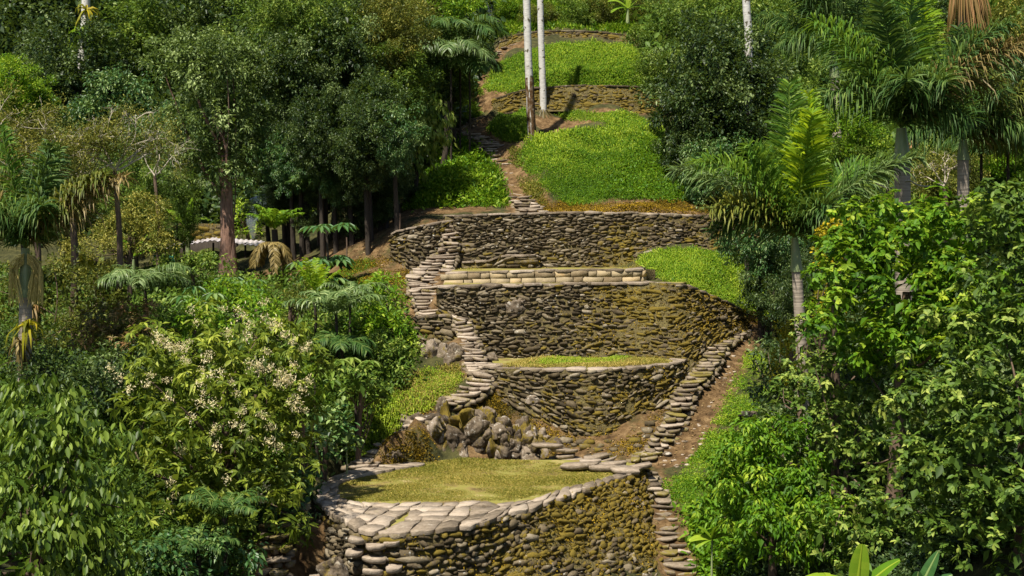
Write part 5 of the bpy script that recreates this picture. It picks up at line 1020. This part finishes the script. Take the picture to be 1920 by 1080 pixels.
palm('tall slim palm with a folded dark crown at the top right', (1562, 95), 56, (1580, 290),
     [(-30, .2, 4.4, .2, FRD), (-15, .3, 4.2, .3, FRD), (8, .2, 4.2, .2, FRD), (25, -.2, 3.6, .4, FRD), (-45, -.3, 3.6, .5, FRD), (-60, .3, 2.6, .8, FRD), (50, .2, 2.8, .7, FRD), (-22, -.3, 4.0, .25, FRD)], tr=.2, shaft=1.6, ll=1.1, hg=.7)
palm('palm with olive gold arching fronds right of the royal palm', (1806, 262), 44, (1812, 370),
     [(-5, .1, 3.6, .3, FRD), (38, .3, 3.0, .45, 'olive'), (58, .2, 2.9, .5, DRY), (20, .2, 3.4, .45, 'blue'), (-35, .3, 2.8, .6, FRD), (-60, .3, 2.4, .8, FRD), (72, -.2, 2.4, .7, 'olive'), (10, .6, 2.6, .7, FRD), (45, .6, 2.2, .9, FRD)], tr=.2, shaft=.9, ll=1.15, hg=.5)
palm('palm at the left edge with upright tufted fronds and a long straw coloured frond', (48, 465), 36, (42, 640),
     [(-8, .1, 3.3, .12, 'frond_fresh'), (16, .1, 2.9, .1, FRD), (10, -.4, 3.0, .15, FRD), (-28, .2, 3.0, .7, DRY), (-35, .4, 2.6, .9, FRD), (50, .2, 3.6, .25, DRY), (44, .3, 3.4, .3, 'olive'), (25, .6, 2.2, .6, FRD), (-15, .7, 2.2, .6, FRD)], tr=.18, shaft=1.3, ll=.95, hg=.55)
r_ = bpy.data.objects['palm_tree.004']; o = base(r_); mb = MB()
for k in range(170):
    s = rng.choice([-1, 1], p=[.3, .7]); a = at(48 + s * 3, 475 + rng.uniform(0, 20), 35.8) - o; e = at(48 + s * rng.uniform(2, 34), rng.uniform(530, 575), 35.8 - rng.uniform(-.3, .3)) - o
    tube(mb, resample([a, (a + e) / 2 + [s * .16, 0, .25], e], 6), .009, 3, tone=.8)
mb.build('flower_stalk', M['straw'], r_)
rosette_palm(862, 75, 66, 12, 2.6, 'feathery palm at the top beside the highest bank', 'frond', ll=.9, droop=.8, lw=.07, group='feathery palms')
rosette_palm(845, 110, 64, 12, 2.4, 'feathery palm hanging over the left forest edge', 'frond_pale', ll=.9, droop=1.0, lw=.07, group='feathery palms')
rosette_palm(880, 130, 65, 10, 2.0, 'lowest feathery palm left of the highest bank', 'frond', ll=.9, droop=1.1, lw=.07, group='feathery palms')
rosette_palm(805, 85, 68, 10, 2.2, 'feathery palm farthest left in its clump', 'frond', ll=.8, droop=.9, lw=.07, group='feathery palms')
rosette_palm(603, 345, 55, 11, 1.5, 'tree fern with a flat umbrella of fronds before the fern covered trunk', 'frond', ll=.38, droop=.55, up=.5, lw=.06, name='tree_fern', cat='fern', trunk=.1)
rosette_palm(515, 430, 54, 10, 1.4, 'tree fern with upright fronds right of the metal roof', 'bright', ll=.35, droop=.5, up=1.3, lw=.06, name='tree_fern', cat='fern', trunk=.13)
rosette_palm(510, 455, 53.6, 9, 1.6, 'skirt of dead brown fronds below the upright tree fern', 'frond_dry', ll=.3, droop=3.2, up=.1, lw=.06, name='dead_fern_fronds', cat='fern')
rosette_palm(272, 545, 44, 13, 1.9, 'low palm with fan like arching fronds left of the furrowed trunk', 'frond_pale', ll=.6, droop=.75, up=.9, lw=.05)
rosette_palm(630, 590, 41, 9, 1.5, 'low palm with one broad silvery frond in the left hollow', 'frond_pale', ll=.55, droop=.6, up=1.0, lw=.06)
rosette_palm(590, 560, 43, 7, 1.4, 'upright fern palm in the middle of the left hollow', 'frond_lime', ll=.35, droop=.4, up=1.8, lw=.045)
rosette_palm(655, 560, 43, 8, 1.3, 'pale fern with curling fronds below the umbrella leaf plant', 'frond_pale', ll=.3, droop=.9, up=1.1, lw=.045)
rosette_palm(640, 650, 40, 9, 1.2, 'shaded low palm above the leafy bank', 'frond', ll=.45, droop=.9, up=.7, lw=.05)
rosette_palm(1890, 285, 46, 12, 1.9, 'low palm with pale arching fronds at the right edge', 'frond_pale', ll=.6, droop=.9, up=.9, lw=.05)
rosette_palm(1840, 290, 47, 10, 1.5, 'dark low palm beside the pale arching one', 'frond', ll=.6, droop=1.0, up=.9, lw=.05)
rosette_palm(420, 970, 28.5, 8, 1.2, 'fern with long fronds under the flowering tree', 'frond', ll=.3, droop=.6, up=.9, lw=.04, name='ground_fern', cat='fern')
rosette_palm(370, 1030, 28, 8, 1.1, 'fern at the bottom edge under the flowering tree', 'frond', ll=.3, droop=.7, up=.8, lw=.04, name='ground_fern', cat='fern')
palmate(612, 430, 49, 9, .55, 'slender umbrella leaf plant in front of the tree trunks', 'blue', tiers=2, ht=1.3)
palmate(604, 500, 48.8, 10, .6, 'grey leaved umbrella plant with pale stalks on the left slope', 'blue', tiers=2, ht=.5)
palmate(590, 700, 37, 8, .45, 'umbrella leaf plant on a black stem right of the blossoms', 'mid', tiers=2, ht=.4)
palmate(665, 690, 38, 8, .4, 'umbrella leaf plant at the top of the leafy bank', 'mid', tiers=2, ht=.4)
palmate(370, 560, 43, 8, .5, 'dark umbrella leaves below the metal roofed shelter', 'blue', tiers=2, ht=.4)
palmate(450, 535, 46, 7, .45, 'umbrella leaf plant at the foot of the furrowed trunk', 'blue', tiers=2, ht=.4)
broadleaf_plant(1625, 1110, 18, [(-62, .2, 1.0, .45, .75)], 'single torn banana leaf arching at the bottom edge', Wd=.26, tears=.6, sr=.4)
broadleaf_plant(1605, 1120, 17.5, [(4, .1, .74, .02, .7), (38, .2, .78, .25, .35), (20, -.3, .5, .3, .3)], 'banana plant with an upright leaf and a grey green one at the bottom edge', mat='bright', Wd=.26, tears=.2, sr=.4)
broadleaf_plant(1715, 1125, 17.5, [(22, .1, .72, .05, .4), (45, .1, .6, .3, .3), (2, .2, .42, .2, .3), (-50, .2, .42, .5, .35)], 'dark banana plant at the bottom right', mat='blue', Wd=.2, tears=.2, sr=.4)
broadleaf_plant(1177, 15, 84, [(10, .1, 1.6, .3, .8), (45, .1, 1.4, .6, .7), (-50, .1, 1.4, .7, .7), (-80, .2, 1.2, .9, .6), (75, .2, 1.4, .8, .6)], 'small banana plant on the bank above the highest wall', Wd=.5)
broadleaf_plant(352, 425, 58, [(-40, .1, 1.3, .5, .7), (10, .1, 1.3, .3, .6), (50, .1, 1.1, .7, .6)], 'banana plant above the old walls left of the furrowed trunk', Wd=.45)
broadleaf_plant(250, 480, 55, [(30, .1, 1.1, .3, .5), (-30, .1, 1.1, .4, .45), (60, .1, 1.0, .5, .5)], 'banana plant half hidden in the scrub at left', Wd=.4)
broadleaf_plant(545, 935, 32, [(60, .2, .7, .2, .6), (20, .4, .5, .4, .5)], 'big grey green leaves by the left corner of the lowest wall', mat='blue', name='large_leaf_plant', cat='plant', group=None, sr=.25, Wd=.24, tears=.05)
broadleaf_plant(650, 830, 36, [(5, .2, .42, .1, .75), (-60, .2, .4, .5, .5), (60, .4, .4, .5, .5)], 'heart leaved plant beside the pale grass bank', mat='blue', name='large_leaf_plant', cat='plant', group=None, sr=.25, Wd=.3, tears=0)
broadleaf_plant(1335, 1010, 31, [(-75, .3, .6, .5, .8), (-40, .3, .5, .3, .6), (30, .4, .5, .4, .5), (60, .3, .5, .6, .5), (-85, .5, .5, .9, .6), (10, .5, .5, .5, .6)], 'broad leaved plant with a yellow leaf at the foot of the mossy steps', name='large_leaf_plant', cat='plant', group=None, sr=.25, Wd=.22, tears=.05)

# ---------------------------------------------------------------- pale emergent trunks and dead wood
def pole_trunk(label, pts, D, r0, r1, mat, cat='trunk', name='pale_trunk', group='pale straight trunks', roots=False, mossy=None):
    q = np.array([at(a, b, D) for a, b in pts]); b = q[0].copy(); g = ground(b[0], D); 
    if g < b[2]: q = np.vstack([[b[0], D, g - .2], q]); b = q[0].copy()
    root = thing(name, label, cat, b, group); q = resample(q - b, 18); mb = MB(); tube(mb, q, np.linspace(r0, r1, 18), 12, lump=.05)
    mb.build('trunk', M[mat], root, smooth=True)
    if mossy:
        k = int(18 * mossy); mb = MB(); tube(mb, q[:k], np.linspace(r0, r0 * .95, k) * 1.07, 12, lump=.25); mb.build('mossy_bark', M['bark_moss'], root, smooth=True)
    if roots:
        mb = MB(); k = 150; a = rng.uniform(0, 6.28, k); L = rng.uniform(.7, 1.5, k)
        leaves(mb, np.stack([np.cos(a) * r0, np.sin(a) * r0, rng.uniform(0, .3, k)], 1), np.stack([np.cos(a), np.sin(a), np.full(k, -.6)], 1), L, .05, np.clip(rng.normal(.2, .1, k), 0, 1), style='s', droop=.8); mb.build('root_skirt', M['frond_dry'], root)
    return root
pole_trunk('taller white trunk with a mossy foot, left of the two on the grassy bank', [(998, 272), (994, 190), (990, 90), (986, -60), (984, -160)], 67, .2, .17, 'bark_white', mossy=.36)
pole_trunk('shorter greyish trunk with a skirt of roots, right of the two on the grassy bank', [(1019, 196), (1016, 110), (1013, 0), (1011, -160)], 70.4, .18, .15, 'bark_white', roots=True)
pole_trunk('white trunk carrying bromeliads high in the left forest', [(154, 100), (160, 40), (162, -60)], 90, .34, .26, 'bark_white')
pole_trunk('pale trunk rising from the dark trees at the top right', [(1404, 90), (1400, 20), (1396, -80)], 64, .2, .18, 'bark_white')
pole_trunk('short leaning pale trunk at the top, above the feathery palms', [(918, 30), (905, -10), (895, -60)], 86, .16, .12, 'bark_white')
pole_trunk('thin pale stem beside the leaning trunk at the top', [(924, 28), (920, -10), (918, -60)], 87, .1, .09, 'bark_white')
bromeliad(162, 18, 89.5, 1.0, 'yellow bromeliad on the upper part of the far white trunk'); bromeliad(153, 60, 89.5, 1.3, 'green yellow bromeliad on the lower part of the far white trunk', ('bright',))
bromeliad(50, 610, 35.6, .55, 'orange yellow bromeliad on the left palm trunk'); bromeliad(36, 640, 35.6, .5, 'brown drooping bromeliad under the orange one', ('frond_dry',), up=-1.2); bromeliad(60, 575, 43, .5, 'bromeliad in the thicket behind the left palm', ('red',))
bromeliad(612, 98, 62, .6, 'yellow bromeliad on the mossy bare branch'); bromeliad(155, 490, 46, .7, 'yellow bromeliad low in the dark thicket'); bromeliad(130, 505, 46, .6, 'small yellow bromeliad beside a larger one in the thicket'); bromeliad(1708, 270, 50, .35, 'scarlet bromeliad right of the stout palm trunk', ('red',))
root = thing('mossy_branch', 'bare mossy branch sticking out of the left forest', 'branch', at(612, 200, 62)); o = base(root); mb = MB()
for pts in ([(612, 200), (612, 120), (614, 95)], [(612, 130), (585, 132), (555, 140)], [(612, 140), (600, 158), (592, 175)]): tube(mb, resample([at(a, b, 62) - o for a, b in pts], 7), np.linspace(.12, .04, 7), 6, lump=.4)
mb.build('branch', M['bark_moss'], root)
def grow(mb, p, d, L, r, depth, spread=.6, tips=None):
    q = [p]; dd = unit(d)
    for k in range(5): dd = unit(dd + rng.normal(0, .16, 3)); q.append(q[-1] + dd * L / 5)
    tube(mb, q, np.linspace(r, r * .55, 6), 5, tone=rng.uniform(.4, .8))
    if tips is not None and depth <= 1: tips.append(q[-1])
    if depth > 0:
        for k in range(int(rng.integers(2, 4))): grow(mb, q[int(rng.integers(2, 6))], unit(dd + rng.normal(0, spread, 3)), L * rng.uniform(.5, .8), r * .55, depth - 1, spread, tips)
def dead_tree(label, px, py, D, dirs, L, r, leafy=0, mat='olive'):
    c = at(px, py, D); g = ground(c[0], c[1]); o = np.array([c[0], c[1], g]); root = thing('dead_tree', label, 'dead tree', o, 'bare tangled trees at left'); h = c - o
    mb = MB(); tube(mb, resample([[0, 0, -.2], h * .5 + [.15, 0, 0], h], 8), np.linspace(r * 1.6, r, 8), 7, lump=.3); mb.build('trunk', M['bark'], root)
    mb = MB(); tips = []
    r *= .65
    for d in dirs: a = math.radians(d[0]); grow(mb, h, [math.sin(a), -d[1], math.cos(a)], L * rng.uniform(.8, 1.2), r * .8, 4, .75, tips)
    mb.build('bare_branches', M['deadwood'], root)
    if leafy:
        mb = MB(); T = np.array(tips); T = T[rng.choice(len(T), min(len(T), leafy), replace=False)]
        for t in T:
            k = 130; P = t + rng.normal(0, .22, (k, 3)); leaves(mb, P, sphere_pts(k, .3), .14, .035, np.clip(rng.normal(.6, .25, k), 0, 1), style='d')
        mb.build('hanging_moss', M[mat], root)
dead_tree('pale bare branched tree hung with yellow epiphytes behind the left palm', 130, 335, 45.5, [(-50, .2), (-20, .1), (10, .2), (35, .1), (60, .2), (80, .3)], 1.5, .1, 70)
dead_tree('bare twiggy tree reaching over the dark hollow at left', 215, 320, 46, [(-10, .1), (20, .2), (50, .1), (70, .1), (-40, .1)], 1.4, .08, 26)
dead_tree('dry tangled tree behind the tufted palm crown', 60, 330, 45, [(-60, .1), (-30, .2), (0, .1), (30, .2)], 1.3, .08, 40)
dead_tree('grey bare tree above the dappled scrub', 290, 330, 54, [(-20, .1), (15, .2), (50, .1)], 1.2, .06, 8)
dead_tree('brown bare shrub with forked stems between the right palm trunks', 1770, 350, 46, [(-50, .1), (-15, .1), (10, .2), (40, .1)], .8, .06, 8)
root = thing('dead_palm_skirt', 'hanging skirt of dead reddish fronds at the top right', 'palm', at(1806, 200, 60)); o = base(root); mb = MB()
k = 380; a = rng.uniform(0, 6.28, k); z0 = at(1800, -70, 60)[2] - o[2]; P = np.stack([np.cos(a) * .3 - .1, np.sin(a) * .3, np.full(k, z0) + rng.uniform(-.6, .6, k)], 1)
leaves(mb, P, np.stack([np.cos(a) * .25 + .12, np.sin(a) * .25, np.full(k, -1.)], 1), rng.uniform(1.8, 3.1, k), .06, np.clip(rng.normal(.55, .2, k), 0, 1), style='s', droop=.1); mb.build('dead_frond', M['red'], root)
mb = MB(); tube(mb, [[0, 0, -1], [-.05, 0, z0 * .5], [-.1, 0, z0 + 1]], .25, 8); mb.build('trunk', M['bark'], root, smooth=True)

# ---------------------------------------------------------------- shelter, old walls, poles, rope, smoke
root = thing('shelter', 'open shelter with a pale corrugated metal roof behind the furrowed trunk', 'shelter', at(430, 505, 62)); o = base(root)
def P_(px, py, D): return at(px, py, D) - o
def roof(a, b, c, d, n=40):
    mb = MB(); u = np.linspace(0, 1, n)[:, None]; A = P_(*a) * (1 - u) + P_(*b) * u; B = P_(*d) * (1 - u) + P_(*c) * u; w = np.array([0, 0, .03]) * np.sin(np.arange(n) * 1.6)[:, None]
    for sft in (0, -.03):
        V = np.stack([A + w + [0, 0, sft], B + w + [0, 0, sft]], 1).reshape(-1, 3); i = np.arange(n - 1) * 2; mb.add(V, np.stack([i, i + 1, i + 3, i + 2], 1), tone=.5)
    return mb
roof((306, 466, 60.5), (400, 450, 60.5), (405, 444, 62.5), (318, 458, 62.5)).build('roof', M['metal'], root); roof((400, 451, 60.5), (502, 463, 60.5), (496, 452, 62.5), (404, 445, 62.5)).build('roof', M['metal'], root)
def box(mb, a, b, tone=.5):
    a = np.minimum(a, b) if False else np.asarray(a, float); b = np.asarray(b, float); lo = np.minimum(a, b); hi = np.maximum(a, b)
    V = np.array([[x, y, z] for x in (lo[0], hi[0]) for y in (lo[1], hi[1]) for z in (lo[2], hi[2])]); mb.add(V, np.array([[0, 1, 3, 2], [4, 6, 7, 5], [0, 4, 5, 1], [2, 3, 7, 6], [0, 2, 6, 4], [1, 5, 7, 3]]), tone=tone)
mb = MB(); box(mb, P_(315, 505, 63.6), P_(500, 452, 63.7)); mb.build('dark_interior', M['bark_dark'], root)  # dark sheet that stands in for the shade inside the shelter
mb = MB(); box(mb, P_(440, 494, 60.9), P_(498, 487, 61.0)); mb.build('green_rail', M['green_paint'], root)
mb = MB(); box(mb, P_(288, 502, 60.6), P_(336, 478, 60.7)); mb.build('green_panel', M['green_paint'], root)
mb = MB(); box(mb, P_(436, 512, 60.9), P_(500, 499, 61.1)); mb.build('stone_base', M['rock'], root)
for px in (312, 345, 400, 460, 497): mb = MB(); tube(mb, [P_(px, 508, 60.8), P_(px, 455, 60.8)], .05, 6); mb.build('post', M['bark_dark'], root)
root = thing('thatched_roof', 'low mossy green roof left of the metal roof', 'roof', at(270, 500, 60)); o = base(root)
mb = roof((225, 472, 59.5), (312, 470, 59.5), (308, 456, 62), (240, 456, 62)); mb.build('roof', M['thatch'], root)
for px in (235, 300): mb = MB(); tube(mb, [P_(px, 510, 59.8), P_(px, 468, 59.8)], .06, 6); mb.build('post', M['bark_dark'], root)
W['old1'] = (line([(285, 422, 62.5), (340, 419, 62.3), (420, 420, 62.5)]), line([(285, 450, 62.3), (340, 450, 62.1), (420, 448, 62.3)]))
wall('old1', 'old brown terrace wall above the shelter, half hidden by trees', lambda P, u, v: .5 + (fbm(P, .5, 52) - .5) * .8, course=.2, tone0=.3, coping=False)
for lb, a, b, D, r in (('upright pole above the left end of the curved wall', (749, 432), (750, 400), 52.8, .03), ('thin pole on the slope left of the curved wall', (650, 478), (650, 445), 52, .03), ('short post tied with rope left of the stout palm', (1664, 365), (1664, 335), 40, .05), ('rough stake at the right edge of the green bank', (1308, 330), (1306, 300), 60, .1)):
    p = at(*a, D); t = at(*b, D); root = thing('wooden_pole', lb, 'pole', p, 'poles'); mb = MB(); tube(mb, resample([[0, 0, -.3], (t - p) * .5 + [.01, 0, 0], t - p], 5), r, 6); mb.build('shaft', M['bark'], root)
q = np.array([at(a, b, D) for a, b, D in ((1640, 342, 40), (1652, 348, 40), (1664, 352, 39.8), (1682, 350, 38.5), (1702, 338, 37.7), (1716, 345, 38.5), (1730, 349, 39), (1748, 349, 40))]); mb = MB(); tube(mb, resample(q - q[0], 30), .022, 5)
ob = mb.build('rope', M['rope'], label='pale rope tied round the stout palm trunk', cat='rope'); ob.location = [float(v) for v in q[0]]
mb = MB(); q = np.array([at(a, b, 61.5) for a, b in ((474, 448), (473, 430), (470, 412), (480, 396), (488, 382), (484, 368))]); tube(mb, resample(q - q[0], 16), np.linspace(.1, .5, 16), 10, lump=.3)
m, t, N, Lk = nt('smoke'); pv = N("VolumePrincipled"); pv.inputs["Color"].default_value = (.75, .88, 1, 1); pv.inputs["Density"].default_value = .9; o_ = N("OutputMaterial"); Lk(pv.outputs[0], o_.inputs["Volume"])
ob = mb.build('smoke', m, kind='stuff', label='thin blue smoke rising behind the shelter roof', smooth=True); ob.location = [float(v) for v in q[0]]
